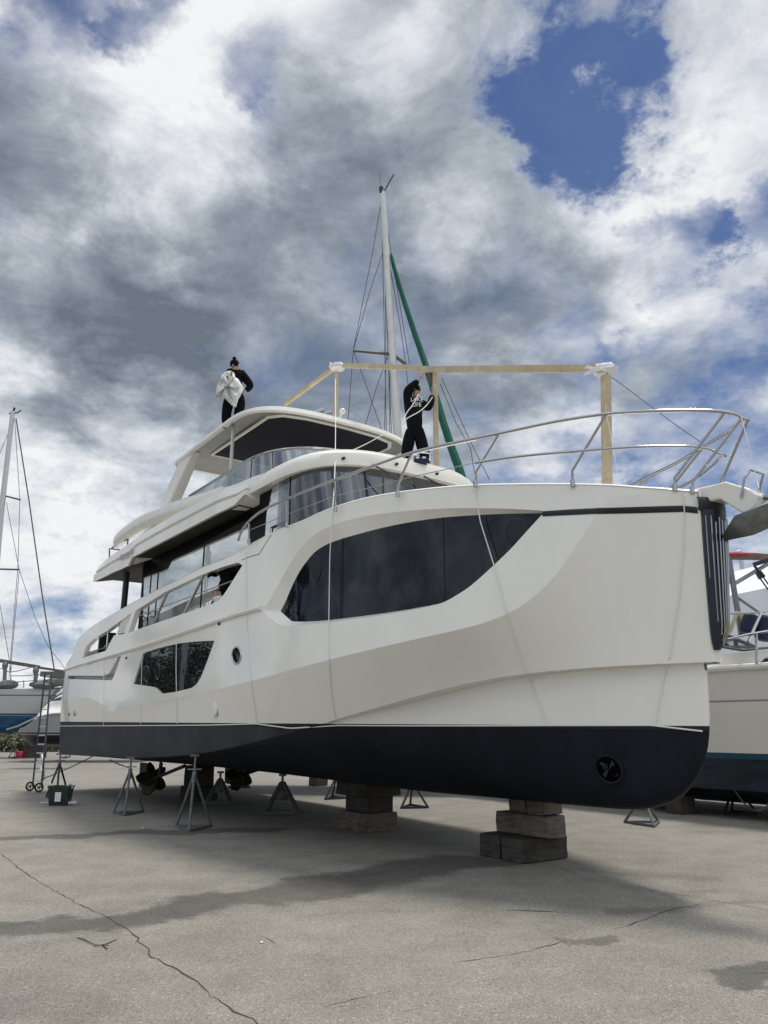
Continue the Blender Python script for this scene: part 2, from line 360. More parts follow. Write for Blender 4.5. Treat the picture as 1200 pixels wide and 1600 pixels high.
# ------------------------------------------------------------------ ground
def ground_mat():
    global nt
    m = bpy.data.materials.new('old_asphalt'); m.use_nodes = True; nt = m.node_tree; b = nt.nodes['Principled BSDF']
    tcn = N('ShaderNodeTexCoord'); o = tcn.outputs['Object']
    big = noise(o, .22, 6, .6); mid = noise(o, 1.6, 8, .62); fine = noise(o, 22, 8, .85); grit = noise(o, 75, 4, .8)
    vor = N('ShaderNodeTexVoronoi'); vor.inputs['Scale'].default_value = 48; L(o, vor.inputs['Vector'])
    r = N('ShaderNodeValToRGB'); s = math_('MULTIPLY_ADD', big.outputs['Fac'], .45, math_('MULTIPLY', mid.outputs['Fac'], .55))
    L(s, r.inputs[0]); e = r.color_ramp.elements
    e[0].position = .34; e[0].color = (.158, .147, .125, 1); e[1].position = .66; e[1].color = (.262, .244, .208, 1)
    def mrange(x, a, b_, c_, d_):
        q = N('ShaderNodeMapRange'); L(x, q.inputs[0])
        for k_, v_ in zip((1, 2, 3, 4), (a, b_, c_, d_)): q.inputs[k_].default_value = v_
        return q.outputs[0]
    g = math_('MULTIPLY', mrange(fine.outputs['Fac'], .36, .64, .72, 1.28), mrange(grit.outputs['Fac'], .36, .64, .52, 1.48))
    cs2 = N('ShaderNodeSeparateColor'); L(vor.outputs['Color'], cs2.inputs[0])
    near_ = mrange(vor.outputs['Distance'], .42, .30, 0, 1)
    g = math_('ADD', g, math_('MULTIPLY', near_, math_('MULTIPLY', math_('GREATER_THAN', cs2.outputs[0], .80), .75)))
    g = math_('SUBTRACT', g, math_('MULTIPLY', near_, math_('MULTIPLY', math_('LESS_THAN', cs2.outputs[1], .22), .45)))
    c1 = vmath('SCALE', r.outputs[0]); L(g, c1.inputs['Scale'])
    # old oil and damp stains plus the hull's painted shadow band, each outlined
    wn = noise(o, .9, 8, .68); wv = vmath('SUBTRACT', wn.outputs['Color'], (.5, .5, .5)); sc_ = vmath('SCALE', wv.outputs[0]); sc_.inputs['Scale'].default_value = 1.7
    pw = vmath('ADD', o, sc_.outputs[0]).outputs[0]
    acc = None
    def seg(x0, y0, x1, y1, rad, amp, soft=.55):
        nonlocal acc
        A = gnd(x0, y0); B = gnd(x1, y1); d = B-A; l2 = max(d.length_squared, 1e-4)
        pa = vmath('SUBTRACT', pw, (A.x, A.y, 0)).outputs[0]
        t = math_('DIVIDE', vmath('DOT_PRODUCT', pa, (d.x, d.y, 0)).outputs['Value'], l2, clamp=True)
        sv = vmath('SCALE', (0, 0, 0)); sv.inputs[0].default_value = (d.x, d.y, 0); L(t, sv.inputs['Scale'])
        df = vmath('SUBTRACT', pa, sv.outputs[0]).outputs[0]
        df2 = vmath('MULTIPLY', df, (1, 1, 0)).outputs[0]; ln = vmath('LENGTH', df2).outputs['Value']
        mr = N('ShaderNodeMapRange', interpolation_type='SMOOTHSTEP'); L(ln, mr.inputs[0]); mr.inputs[1].default_value = rad; mr.inputs[2].default_value = rad*soft
        mr.inputs[3].default_value = 0; mr.inputs[4].default_value = amp
        acc = mr.outputs[0] if acc is None else math_('MAXIMUM', acc, mr.outputs[0])
    seg(-40, 1455, 170, 1440, .48, .55); seg(170, 1440, 330, 1415, .5, .58); seg(330, 1415, 520, 1385, .6, .52); seg(520, 1380, 720, 1345, .8, .58)
    seg(640, 1352, 760, 1350, .55, .5); seg(0, 1312, 190, 1302, .40, .5); seg(190, 1302, 420, 1297, .5, .55)  # last two segments paint the hull's shadow band beside the stands
    seg(880, 1470, 935, 1470, .16, .45); seg(1150, 1520, 1230, 1515, .30, .55); seg(985, 1425, 1040, 1418, .25, .3); seg(1040, 1400, 1110, 1395, .2, .2)
    seg(1060, 1420, 1260, 1395, .12, .2); seg(940, 1360, 1100, 1372, .3, .18); seg(-20, 1580, 120, 1570, .4, .14)
    stain_shade = math_('SUBTRACT', 1.0, acc)
    c2 = vmath('SCALE', c1.outputs[0]); L(stain_shade, c2.inputs['Scale']); L(c2.outputs[0], b.inputs['Base Color'])
    L(math_('MULTIPLY_ADD', acc, -.25, .88), b.inputs['Roughness'])
    hh = math_('ADD', math_('MULTIPLY', fine.outputs['Fac'], .6), math_('MULTIPLY', grit.outputs['Fac'], .5))
    hh = math_('ADD', hh, math_('MULTIPLY', mid.outputs['Fac'], 2.0))
    bp = N('ShaderNodeBump'); bp.inputs['Strength'].default_value = .55; bp.inputs['Distance'].default_value = .012
    L(hh, bp.inputs['Height']); L(bp.outputs[0], b.inputs['Normal']); return m
M['ground'] = ground_mat()
g = MB(); g.add([(-1500, -1500, 0), (1500, -1500, 0), (1500, 1500, 0), (-1500, 1500, 0)], [(0, 1, 2, 3)])
g.build('ground', 'ground', kind='structure', base=(0, 0, 0), recalc=False)
M['crack'] = mat('crack_dark', (.055, .050, .043), .95)
def crack(pts, wd=.02, jit=.05, amp=1):
    P3 = [gnd(x, y) for x, y in pts]; out = []
    for a, b in zip(P3, P3[1:]):
        n = max(2, int((b-a).length/.09))
        for i in range(n):
            t = i/n; p = a.lerp(b, t); d = (b-a).normalized(); nn = Vector((-d.y, d.x, 0))
            out.append(p+nn*random.gauss(0, jit*.22))
    out.append(P3[-1]); vs = []; fs = []
    for i, p in enumerate(out):
        d = (out[min(i+1, len(out)-1)]-out[max(i-1, 0)]).normalized(); nn = Vector((-d.y, d.x, 0))
        w = wd*.7*random.uniform(.2, 1)*(1 if 2 < i < len(out)-3 else .4)
        vs += [p+nn*w+Vector((0, 0, .004)), p-nn*w+Vector((0, 0, .004))]
        if i: k = 2*i; fs.append((k-2, k-1, k+1, k))
    return vs, fs
cr = MB()
for c_, w_ in (([(0, 1333), (50, 1372), (100, 1400), (122, 1412), (160, 1430), (205, 1455), (240, 1495), (300, 1530), (345, 1568), (420, 1606)], .013),
            ([(480, 1345), (860, 1352), (930, 1375), (1060, 1398), (1120, 1408), (1215, 1424)], .009), ([(1120, 1408), (1045, 1422), (1000, 1440), (960, 1452)], .016),
            ([(900, 1462), (860, 1478), (790, 1494), (690, 1507)], .009), ([(240, 1418), (320, 1404)], .014), ([(245, 1431), (285, 1426)], .010), ([(565, 1370), (600, 1363), (650, 1357)], .022),
            ([(700, 1425), (600, 1424), (520, 1428), (470, 1432)], .006), ([(755, 1424), (800, 1422), (880, 1426), (915, 1428)], .022), ([(505, 1575), (560, 1562), (610, 1549)], .010),
            ([(460, 1532), (500, 1525), (530, 1520)], .006), ([(600, 1590), (640, 1580), (670, 1573)], .010), ([(365, 1495), (400, 1490), (442, 1483)], .006), ([(70, 1562), (95, 1558)], .008), ([(1130, 1510), (1165, 1522), (1200, 1520)], .014),
            ([(400, 1458), (425, 1472), (440, 1484)], .006)):
    cr.add(*crack(c_, w_))
cr.build('crack', 'crack', kind='structure', smooth=False, recalc=False)
# ------------------------------------------------------------------ the yacht frame
PSI = R(35.5)
F = Vector((math.sin(PSI), -math.cos(PSI), 0)); S = Vector((-math.cos(PSI), -math.sin(PSI), 0)); O = Vector((3.867, 9.503, 0))
def Wd(a, w, h): return O-F*a+S*w+Vector((0, 0, h))       # a: aft of the stem, w: to starboard, h: up
yacht = empty('motor_yacht', O, math.atan2(F.y, F.x), 'large white three-deck motor yacht with dark grey bottom and black windows standing on blocks', 'yacht')
KS = np.linspace(5, 45, 1600)
F2 = np.array([F.x, F.y]); S2 = np.array([S.x, S.y]); O2 = np.array([O.x, O.y])
def onw(x, y, bf):                                         # pixel -> (a, h) on the surface w = bf(a, h)
    r = ray(x, y); P = np.outer(KS, r[:2])-O2; a = -(P@F2); w = P@S2; h = EYE+r[2]*KS
    d = w-(bf(a, h) if callable(bf) else bf); i = np.where(d[:-1]*d[1:] <= 0)[0]
    if len(i) == 0: i = [int(np.argmin(abs(d)))-1]; t = 0
    i = i[0]; t = d[i]/(d[i]-d[i+1]) if d[i] != d[i+1] else 0
    t = min(max(t, 0), 1)
    return float(a[i]+t*(a[i+1]-a[i])), float(h[i]+t*(h[i+1]-h[i]))
def onh(x, y, h):
    r = ray(x, y); k = (h-EYE)/r[2]; p = r[:2]*k-O2; return float(-(p@F2)), float(p@S2)
def pchip(xs, ys):
    xs = np.array(xs, float); ys = np.array(ys, float); h = np.diff(xs); d = np.diff(ys)/h; m = np.zeros(len(xs))
    for i in range(1, len(xs)-1):
        if d[i-1]*d[i] > 0: m[i] = 2/(1/d[i-1]+1/d[i])
    m[0] = d[0]; m[-1] = d[-1]
    def fn(x):
        x = np.clip(np.asarray(x, float), xs[0], xs[-1]); i = np.clip(np.searchsorted(xs, x)-1, 0, len(xs)-2)
        t = (x-xs[i])/h[i]
        return (1+2*t)*(1-t)**2*ys[i]+t*(1-t)**2*h[i]*m[i]+t*t*(3-2*t)*ys[i+1]+t*t*(t-1)*h[i]*m[i+1]
    return fn
hC = pchip([-.36, .27, 1, 1.7, 2.4, 3.17, 4.05, 5.05, 5.6, 6.57, 7.9, 9.76, 13.7, 20.6], [2.64, 2.64, 2.63, 2.6, 2.54, 2.42, 2.24, 2.04, 1.92, 1.76, 1.56, 1.37, 1.19, 1.08])
hK = pchip([-.36, .55, .68, .96, 1.28, 1.7, 2.2, 3.5, 5.35, 7.04, 9.87, 13.5, 14.95, 15.5, 16.2, 17.2, 20.6], [4.72, 4.68, 4.55, 4.15, 3.72, 3.40, 3.23, 3.05, 2.83, 2.65, 2.49, 2.34, 2.24, 2.42, 2.55, 2.66, 2.74])
def bU(a):
    a = np.asarray(a, float); return .25+2.42*(1-(1-np.clip((a+.36)/9, 0, 1))**2.4)-.15*np.clip((a-12)/8.6, 0, 1)**2
def bC(a):
    a = np.asarray(a, float); return .10+2.36*(1-(1-np.clip((a+.2)/10, 0, 1))**2.0)-.05*np.clip((a-14)/6.6, 0, 1)
def bfun(a, h):
    c = hC(a); k = hK(a); v = np.clip((h-c)/(k-c), 0, 1)
    ab = np.clip(np.asarray(a, float)/8, 0, 1)
    low = bC(a)+(bU(a)-bC(a))*v**(1.25-.35*ab)
    return low-.035*np.clip(h-k, 0, 9)
def a_stem(h): return -.2-.085*np.clip(np.asarray(h, float)-2.64, 0, 1.9)
hR = pchip([-1, 6.6, 9.8, 13.9, 20.6], [4.0, 3.92, 3.83, 3.72, 3.63])
T0 = .42
def tt(a): return math.sqrt(max(a+T0, 1e-4))
def at_(t): return t*t-T0
def inpoly(x, y, poly):
    c = False; n = len(poly); j = n-1
    for i in range(n):
        xi, yi = poly[i]; xj, yj = poly[j]
        if (yi > y) != (yj > y) and x < (xj-xi)*(y-yi)/(yj-yi)+xi: c = not c
        j = i
    return c
def dense(poly, step, closed=True):
    o = []; n = len(poly)
    for i in range(n if closed else n-1):
        a = poly[i]; b = poly[(i+1) % n]; l = math.hypot(b[0]-a[0], b[1]-a[1]); k = max(1, int(math.ceil(l/step)))
        o += [(a[0]+(b[0]-a[0])*q/k, a[1]+(b[1]-a[1])*q/k) for q in range(k)]
    if not closed: o.append(poly[-1])
    return o
def fill(outer, holes=(), lines=(), surf=bfun, off=0.0, dt=.05, dh=.12, side=1):
    """triangulate an (a,h) outline with holes and lift it onto w = surf(a,h)+off"""
    tr = lambda p: [(tt(a)*2.2, h) for a, h in p]
    Oo = dense(tr(outer), .11); Hh = [dense(tr(q), .11) for q in holes]; Ll = [dense(tr(q), .11, False) for q in lines]
    vs = []; es = []
    for pl, cl in [(Oo, 1)]+[(q, 1) for q in Hh]+[(q, 0) for q in Ll]:
        k = len(vs); vs += pl; n = len(pl); es += [(k+i, k+(i+1) % n) for i in range(n if cl else n-1)]
    B = np.array(vs); xs = [p[0] for p in Oo]; ys = [p[1] for p in Oo]
    x = min(xs)+.03
    while x < max(xs):
        y = min(ys)+.03
        while y < max(ys):
            if inpoly(x, y, Oo) and not any(inpoly(x, y, q) for q in Hh) and np.min((B[:, 0]-x)**2+(B[:, 1]-y)**2) > .0035: vs.append((x, y))
            y += dh
        x += dt*2.2
    r = delaunay_2d_cdt([Vector(p) for p in vs], es, [], 0, 1e-5)
    V2 = r[0]; fs = []
    for f in r[2]:
        cx = sum(V2[i].x for i in f)/len(f); cy = sum(V2[i].y for i in f)/len(f)
        if inpoly(cx, cy, Oo) and not any(inpoly(cx, cy, q) for q in Hh): fs.append(tuple(f))
    A = np.array([at_(v.x/2.2) for v in V2]); Hq = np.array([v.y for v in V2]); Wq = surf(A, Hq)+off if callable(surf) else np.full(len(A), surf+off)
    out = [Wd(float(a), side*float(w), float(h)) for a, w, h in zip(A, Wq, Hq)]
    nf = []
    for f in fs:
        nrm = (out[f[1]]-out[f[0]]).cross(out[f[2]]-out[f[0]])
        nf.append(f if nrm.dot(S*side-F*-.001) > 0 else f[::-1])
    return out, nf
def edge_band(poly, d0, d1, surf=bfun, side=1, poly2=None):
    """wall that follows an outline between two depths (recess sides)"""
    p2 = poly2 or poly
    r0 = [Wd(a, side*(float(surf(a, h))+d0), h) for a, h in poly]; r1 = [Wd(a, side*(float(surf(a, h))+d1), h) for a, h in p2]
    return [r0, r1]
def PX(pts, bf=bfun): return [onw(x, y, bf) for x, y in pts]
# outlines
topline = PX([(107,1036),(113,1023),(124,996),(131,989),(147,977),(190,952),(225,932),(280,905),(313,888),(353,872),(383,857),(392,850),(405,843),(422,834),(470,815),(500,801),(530,790),(565,780),(600,773),(650,766),(700,761),(750,758),(800,757),(900,757),(960,759),(1000,762),(1050,766)])
topline[0] = (20.55, topline[0][1])
topline = [p for p in topline if p[0] <= 20.56]
topline += [(-.1, 4.76), (-.34, 4.70)]
hU = pchip([p[0] for p in topline[::-1]], [p[1] for p in topline[::-1]])
chine = [(float(a_stem(2.64)), float(hC(-.2)))]+[(a, float(hC(a))) for a in list(np.linspace(-.1, 2, 10))+list(np.linspace(2.4, 20.55, 40))]
stem = [(float(a_stem(h)), h) for h in np.linspace(4.6, 2.75, 12)]
dom = chine+topline+stem
AA = [float(x) for x in list(np.linspace(.55, 3, 16))+list(np.linspace(3.3, 20.4, 60))]
knuck = [(a, float(hK(a))) for a in AA if hK(a) < hU(a)-.12]
knuck = [p for p in knuck if not (p[0] < .6)]
bw_out = chaikin(PX([(424,968),(412.5,956),(411.5,953),(413,950),(422,938),(433,917),(450,886),(467,860),(482,843),(500,829),(530,816),(567,807),(633,798),(700,794),(760,794),(800,795),(843,797.5),(849,798.5),(850.5,799.5),(848,803),(822,831),(800,856),(773,882),(740,912),(725,923),(697,940),(676,947),(602,961),(525,971),(480,976),(450,979),(436,976)]), 2)
bw_in = chaikin(PX([(436,960),(431,956),(430,954.5),(430.5,952.5),(437,940),(448,913),(460,890),(473,872),(487,857),(510,845),(550,833),(600,820),(667,808),(733,803),(775,801),(800,800.5),(840,800),(846,800),(847.5,800.8),(845,804),(820,830),(799,853),(772,878),(739,908),(724,919),(696,936),(675,943),(602,956),(525,966),(480,970.5),(453,970.5),(447,970),(444,967.5)]), 2)
opA = PX([(129,1028),(135,1010),(147,998),(167,986),(187,971),(206,957),(195,990),(178,993),(165,1017)])
opB = chaikin(PX([(212,954),(233,941),(258,925),(313,899),(347,886),(372,879),(379,883),(367,902),(355,921),(347,933),(336,942),(292,957),(240,975),(222,981),(200,989)]), 0)
mw = PX([(208,1068),(209,1066),(223,1022),(226,1019.5),(250,1012),(280,1005),(310,1002),(334,1001),(335,1002),(319,1046),(313,1060),(307,1069),(299,1075),(275,1081),(254,1084),(251,1083),(244,1076),(240,1073.5),(210,1069)])
port = [onw(370+7*math.cos(t), 1024+13*math.sin(t), bfun) for t in np.linspace(0, 2*math.pi, 20, endpoint=False)]
rec = PX([(108,1045),(150,1035),(189,1025),(183,1043),(175,1063),(140,1062),(106,1061)])
holes = [bw_out, opA, opB, mw, port, rec]
hm = MB()
inner = [p for p in dom if p[0] > .3]
for s in (1, -1):
    pv, pf = fill(dom, holes, [knuck], dt=.045, dh=.11, side=s); hm.add(pv, pf)
    for hl in (opA, opB, topline):
        r0, r1 = edge_band(hl, 0, -.13, side=s); hm.loft([r0, r1], cu=(hl is not topline))
    inn = [(20.5, 3.6)]+[p for p in topline if 20.4 > p[0] > 6]+[(6, 3.6)]
    pv, pf = fill(inn, [opA, opB], off=-.13, dt=.08, dh=.25, side=s); hm.add(pv, [f[::-1] for f in pf])
topsides = hm.build('hull', 'hull', yacht, ang=6, recalc=False)
# stem face, chine flange, bottom, transom: same colour scheme, antifouling darkened to paint in shade
hb = MB()
hb.loft([[Wd(float(a_stem(h))-.0*1, s*float(bfun(a_stem(h), h)), h) for s in (1, .5, 0, -.5, -1)] for h in [2.64]+list(np.linspace(2.75, 4.6, 12))+[4.71]])
kx = [-.05, -.02, .04, .13, .29, .5, .74, 1.03, 1.48, 2.12, 3.0, 5, 9.5, 14, 20.6]; kh = [2.55, 2.0, 1.68, 1.46, 1.24, 1.06, .96, .89, .87, .87, .87, .86, .88, .9, .93]
hk = pchip(kx, kh)
def ss(a, x0, x1): t = np.clip((np.asarray(a)-x0)/(x1-x0), 0, 1); return t*t*(3-2*t)
def bCi(a):
    q = .035+2.26*(1-(1-np.clip((np.asarray(a, float)+.05)/10.5, 0, 1))**1.75); k = ss(a, 3.2, 6.5); return q*(1-k)+bC(a)*k
cols = [-.05, -.02, .01, .05, .1, .16, .24, .33, .44, .56, .7, .86, 1.05]+list(np.linspace(1.3, 20.55, 56))
rows = []
for a in cols:
    k = float(ss(a, 2.5, 12)); p = .62*(1-k)+1.75*k; q = .95*(1-k)+1.75*k
    b = float(bCi(a)); c = float(hC(max(a, -.2))); d = float(hk(a)); r = []
    for i in range(19):
        ph = math.pi/2*i/18; r.append((b*math.cos(ph)**p, c-(c-d)*math.sin(ph)**q))
    r[-1] = (0.0, d)
    rows.append([Wd(a, w, h) for w, h in r]+[Wd(a, -w, h) for w, h in r[::-1][1:]])
hb.loft(rows)
for s in (1, -1):
    hb.loft([[Wd(a, s*float(bC(a)), float(hC(a))), Wd(a, s*(float(bC(a))*.4+.6*float(bCi(a))), float(hC(a))-.012), Wd(max(a, -.05), s*float(bCi(a)), float(hC(a)))] for a in [-.2]+cols[2:]])
tr = []
for h in np.linspace(1.08, 3.7, 10): tr.append([Wd(20.55, w*float(bfun(20.55, h)), h) for w in np.linspace(1, -1, 7)])
hb.loft(tr); hb.loft([[Wd(20.55, w*float(bC(20.55)), 1.08) for w in np.linspace(1, -1, 7)], [Wd(20.55, w*float(bC(20.55)), .93+.15*abs(w)) for w in np.linspace(1, -1, 7)]])
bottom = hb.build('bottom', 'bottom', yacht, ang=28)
# decks
dk = MB(); rows = []
for a in list(np.linspace(-.3, 2, 9))+list(np.linspace(2.5, 7.6, 9)):
    b = float(bfun(a, hU(a)))-.03; h = float(hU(a))-.05
    rows.append([Wd(a, b*w, h+.10*(1-w*w)*(.3+.2*min(max(a, 0), 2))) for w in np.linspace(1, -1, 9)])
dk.loft(rows)
dk.loft([[Wd(a, w*(float(bfun(a, 4.0))-.05), 4.0) for w in (1, 0, -1)] for a in np.linspace(7.3, 20.5, 14)])
dk.loft([[Wd(7.6, w*2.5, h) for w in (1, -1)] for h in (4.0, 5.15)])
dk.build('deck', 'gel', yacht)
# rub rail and bulwark cap
rr = MB()
for s in (1, -1):
    rr.tube([Wd(a, s*(float(bfun(a, hR(a)))+.02), float(hR(a))) for a in np.linspace(6.75, 20.6, 40)], .05, 8, flat=.9)
rr.build('rub_rail', 'gel', yacht)
cp = MB()
for s in (1, -1):
    cp.tube([Wd(a, s*(float(bfun(a, hU(a)))-.05), float(hU(a))-.005) for a in list(np.linspace(-.33, .5, 10))+list(np.linspace(.6, 19.9, 90))], .055, 8, flat=.55)
cp.build('bulwark_cap', 'gel', yacht, ang=60)
# large hull window: recess band + glass
def glass_panel(name, poly, depth, m, side=1, parent=yacht, dt=.08, dh=.2):
    q = MB(); v, f = fill(poly, surf=bfun, off=depth, side=side, dt=dt, dh=dh); q.add(v, f); return q.build(name, m, parent, recalc=False, ang=60)
D1 = -.11
def resample(p, n):
    P = np.array(p+[p[0]]); d = np.concatenate([[0], np.cumsum(np.hypot(*np.diff(P, axis=0).T))]); t = np.linspace(0, d[-1], n, endpoint=False)
    return list(zip(np.interp(t, d, P[:, 0]).tolist(), np.interp(t, d, P[:, 1]).tolist()))
for s in (1, -1):
    b = MB(); r0, r1 = edge_band(bw_out, 0, D1, side=s, poly2=bw_in); b.loft([r0, r1], cu=True); b.build('window_recess', 'gel', yacht, ang=40)
    gp = glass_panel('window', bw_in, D1, 'glass_dark', s)
    for xt, yt, xb, yb in ((527, 838, 525, 966), (683, 806, 686, 940)):
        sm = MB()
        a0, h0 = onw(xt, yt, bfun); a1, h1 = onw(xb, yb, bfun)
        sm.tube([Wd(a0+(a1-a0)*t, s*(float(bfun(a0+(a1-a0)*t, h0+(h1-h0)*t))+D1+.002), h0+(h1-h0)*t) for t in np.linspace(0, 1, 9)], .009, 4, flat=.5)
        sm.build('seam', 'black', gp)
    for cx, cy, rx, ry in ((799, 828, 17, 19), (484, 886, 9, 20)):
        rg = MB(); pts = [onw(cx+rx*math.cos(t), cy+ry*math.sin(t), bfun) for t in np.linspace(0, 2*math.pi, 28, endpoint=False)]
        rg.tube([Wd(a, s*(float(bfun(a, h))+D1+.006), h) for a, h in pts], .012 if cx > 600 else .005, 6, closed=True)
        pq = rg.build('porthole', 'blackgloss', gp)
        lens = MB(); lv, lf = fill(pts, surf=bfun, off=D1+.008, side=s, dt=.2, dh=.4); lens.add(lv, lf)
        lens.build('lens', 'blackgloss', gp, recalc=False)
    # window amidships
    b = MB(); r0, r1 = edge_band(mw, 0, -.035, side=s); b.loft([r0, r1], cu=True); b.build('window_recess', 'gel', yacht)
    g2 = glass_panel('window', mw, -.035, 'glass_dark', s)
    for cx, cy in ((228, 1053), (245, 1049)):
        rg = MB(); pts = [onw(cx+4*math.cos(t), cy+12*math.sin(t), bfun) for t in np.linspace(0, 2*math.pi, 20, endpoint=False)]
        rg.tube([Wd(a, s*(float(bfun(a, h))-.028), h) for a, h in pts], .02, 6, closed=True)
        lv, lf = fill(pts, surf=bfun, off=-.026, side=s, dt=.2, dh=.4); rg.add(lv, lf); rg.build('porthole', 'blackgloss', g2)
    sm = MB(); a0, h0 = onw(279, 1005, bfun); a1, h1 = onw(277, 1081, bfun)
    sm.tube([Wd(a0, s*(float(bfun(a0, h0))-.033), h0), Wd(a1, s*(float(bfun(a1, h1))-.033), h1)], .008, 4); sm.build('seam', 'black', g2)
    # round porthole
    b = MB(); r0, r1 = edge_band(port, 0, -.08, side=s); b.loft([r0, r1], cu=True)
    b.tube([Wd(a, s*(float(bfun(a, h))+.003), h) for a, h in port], .018, 8, closed=True); pr = b.build('porthole_rim', 'steel', yacht)
    glass_panel('porthole_glass', port, -.08, 'blackgloss', s, pr, .2, .4)
    # folding balcony recess at the stern
    b = MB(); r0, r1 = edge_band(rec, 0, -.16, side=s); b.loft([r0, r1], cu=True); v, f = fill(rec, surf=bfun, off=-.16, side=s); b.add(v, f)
    rc = b.build('balcony_recess', 'slotwall', yacht)
    pan = PX([(108,1042),(140,1037),(185,1027),(180,1038),(171,1052),(164,1056),(106,1056)])
    b = MB(); v, f = fill(pan, surf=bfun, off=.012, side=s); b.add(v, f); r0, r1 = edge_band(pan, .012, -.14, side=s); b.loft([r0, r1], cu=True)
    b.build('balcony_panel', 'gel', yacht)
    # small fittings: exhaust outlets, vent, scupper
    for cx, cy in ((108, 1114.5), (117, 1114.5)):
        a, h = onw(cx, cy, bfun); w = float(bfun(a, h)); b = MB()
        b.tube([Wd(a, s*(w-.02), h), Wd(a, s*(w+.035), h), Wd(a, s*(w+.05), h)], [.075, .075, .055], 14); b.build('outlet', 'steel', yacht)
    a, h = onw(337, 1108, bfun); w = float(bfun(a, h)); b = MB()
    b.loft([[Wd(a+rx*math.cos(t), s*(w+o_), h+ry*math.sin(t)) for t in np.linspace(0, 2*math.pi, 16, endpoint=False)] for rx, ry, o_ in ((.085, .15, 0), (.075, .14, .03), (.04, .1, .045))], cu=True, capb=True)
    b.build('vent', 'gel', yacht)
    for cx, cy in ((198, 1028), (343, 975)):
        a, h = onw(cx, cy, bfun); w = float(bfun(a, h)); b = MB(); b.tube([Wd(a, s*(w-.01), h), Wd(a, s*(w+.03), h)], .028, 10); b.build('scupper', 'black', yacht)
    # mullions across the side-deck opening
    for p0, p1 in (((317, 894), (284, 960)), ((260, 922), (235, 978))):
        a0, h0 = onw(*p0, bfun); a1, h1 = onw(*p1, bfun); b = MB()
        b.beam(Wd(a0, s*(float(bfun(a0, h0))-.05), h0), Wd(a1, s*(float(bfun(a1, h1))-.05), h1), .045, .06, up=S); b.build('mullion', 'steel', yacht, bevel=.008)
    # slatted grille panel aft of the opening
    q0 = PX([(188, 969), (206, 956)]); q1 = PX([(179, 992), (196, 990)])
    for i in range(7):
        t = (i+.4)/7.3; A0 = np.array(q0[0])*(1-t)+np.array(q1[0])*t; A1 = np.array(q0[1])*(1-t)+np.array(q1[1])*t
        b = MB(); b.beam(Wd(A0[0], s*(float(bfun(*A0))-.05), A0[1]), Wd(A1[0], s*(float(bfun(*A1))-.05), A1[1]), .05, .035, up=S); b.build('slat', 'gel', yacht, bevel=.01)
    for xx in (145.5, 158):
        (a0, h0), (a1, h1) = PX([(xx, 995), (xx, 1024)]); a0 = a1; b = MB()
        b.beam(Wd(a0, s*2.35, h1-.1), Wd(a0, s*2.35, h0+.1), .12, .2, up=S); b.build('post', 'black', yacht, bevel=.01)
    # panel joint forward of the opening
    jn = PX([(424, 836), (417, 846), (405, 866), (390, 870), (378, 875)]); b = MB(); b.tube([Wd(a, s*(float(bfun(a, h))+.002), h) for a, h in jn], .006, 4); b.build('panel_joint', 'black', yacht)
    # safety lines in the openings
    b = MB()
    for yy0, yy1, x0, x1 in ((962, 905, 214, 365), (1010, 1003, 160, 172)):
        (a0, h0), (a1, h1) = PX([(x0, yy0), (x1, yy1)]); b.tube([Wd(a0, s*(float(bfun(a0, h0))-.05), h0), Wd(a1, s*(float(bfun(a1, h1))-.05), h1)], .012, 6)
    b.build('lifeline', 'steel', yacht)
# black styling stripe from the window to the stem
up_ = PX([(848,799),(890,796),(933,794),(1000,792),(1067,790)])+[(-.33, 4.50)]; lo_ = PX([(848,807),(890,805),(933,803),(1000,802),(1067,800)])+[(-.33, 4.42)]
for s in (1, -1):
    b = MB(); n = 40; U_ = np.array(up_); L_ = np.array(lo_)
    ta = np.linspace(0, 1, n); iu = lambda A, c: np.interp(ta, np.linspace(0, 1, len(A)), A[:, c])
    b.loft([[Wd(a, s*(float(bfun(a, h))+.006), h) for a, h in zip(iu(U_, 0), iu(U_, 1))], [Wd(a, s*(float(bfun(a, h))+.012), h) for a, h in zip((iu(U_, 0)+iu(L_, 0))/2, (iu(U_, 1)+iu(L_, 1))/2)], [Wd(a, s*(float(bfun(a, h))+.006), h) for a, h in zip(iu(L_, 0), iu(L_, 1))]])
    b.build('stripe', 'blackgloss', yacht)
# stem grille
def stemw(h): return float(bfun(a_stem(h), h))
gb = MB()
hs = list(np.linspace(2.78, 4.46, 18))
def gp_(h, u, e=0):
    k = min(1, (h-2.76)/.25)**.5; b = stemw(h)*(.25+.75*k)+.012; return Wd(float(a_stem(h))-(.03+.12*(1-abs(u)**2.5))*k-e, u*b, h)
gb.loft([[gp_(h, u) for u in np.linspace(1, -1, 13)] for h in hs], capa=False)
gb.loft([[gp_(4.46, u) for u in np.linspace(1, -1, 13)], [Wd(-.30, u*.26, 4.46) for u in np.linspace(1, -1, 13)]])
gr = gb.build('stem_grille', 'navy', yacht, ang=50)
for i, u in enumerate((.93, .74, .55, .34, .12, -.12, -.34, -.55, -.74, -.93)):
    h0 = (4.0, 3.1, 2.95, 2.88, 2.84)[i if i < 5 else 9-i]; h1 = (4.38, 4.38, 4.30, 4.36, 4.33)[i if i < 5 else 9-i]
    if i in (0, 9): h0 = 3.62
    b = MB(); b.tube([gp_(h, u, .012) for h in np.linspace(h0, h1, 14)], .0085, 6); b.build('grille_bar', 'steel', gr)
b = MB(); b.loft([[Wd(-.36-.02*k-.10*(1-u*u), u*.30, h) for u in np.linspace(1, -1, 9)] for k, h in ((0, 4.45), (1, 4.5), (1, 4.58), (0, 4.62))]); b.build('stem_cap', 'black', yacht)
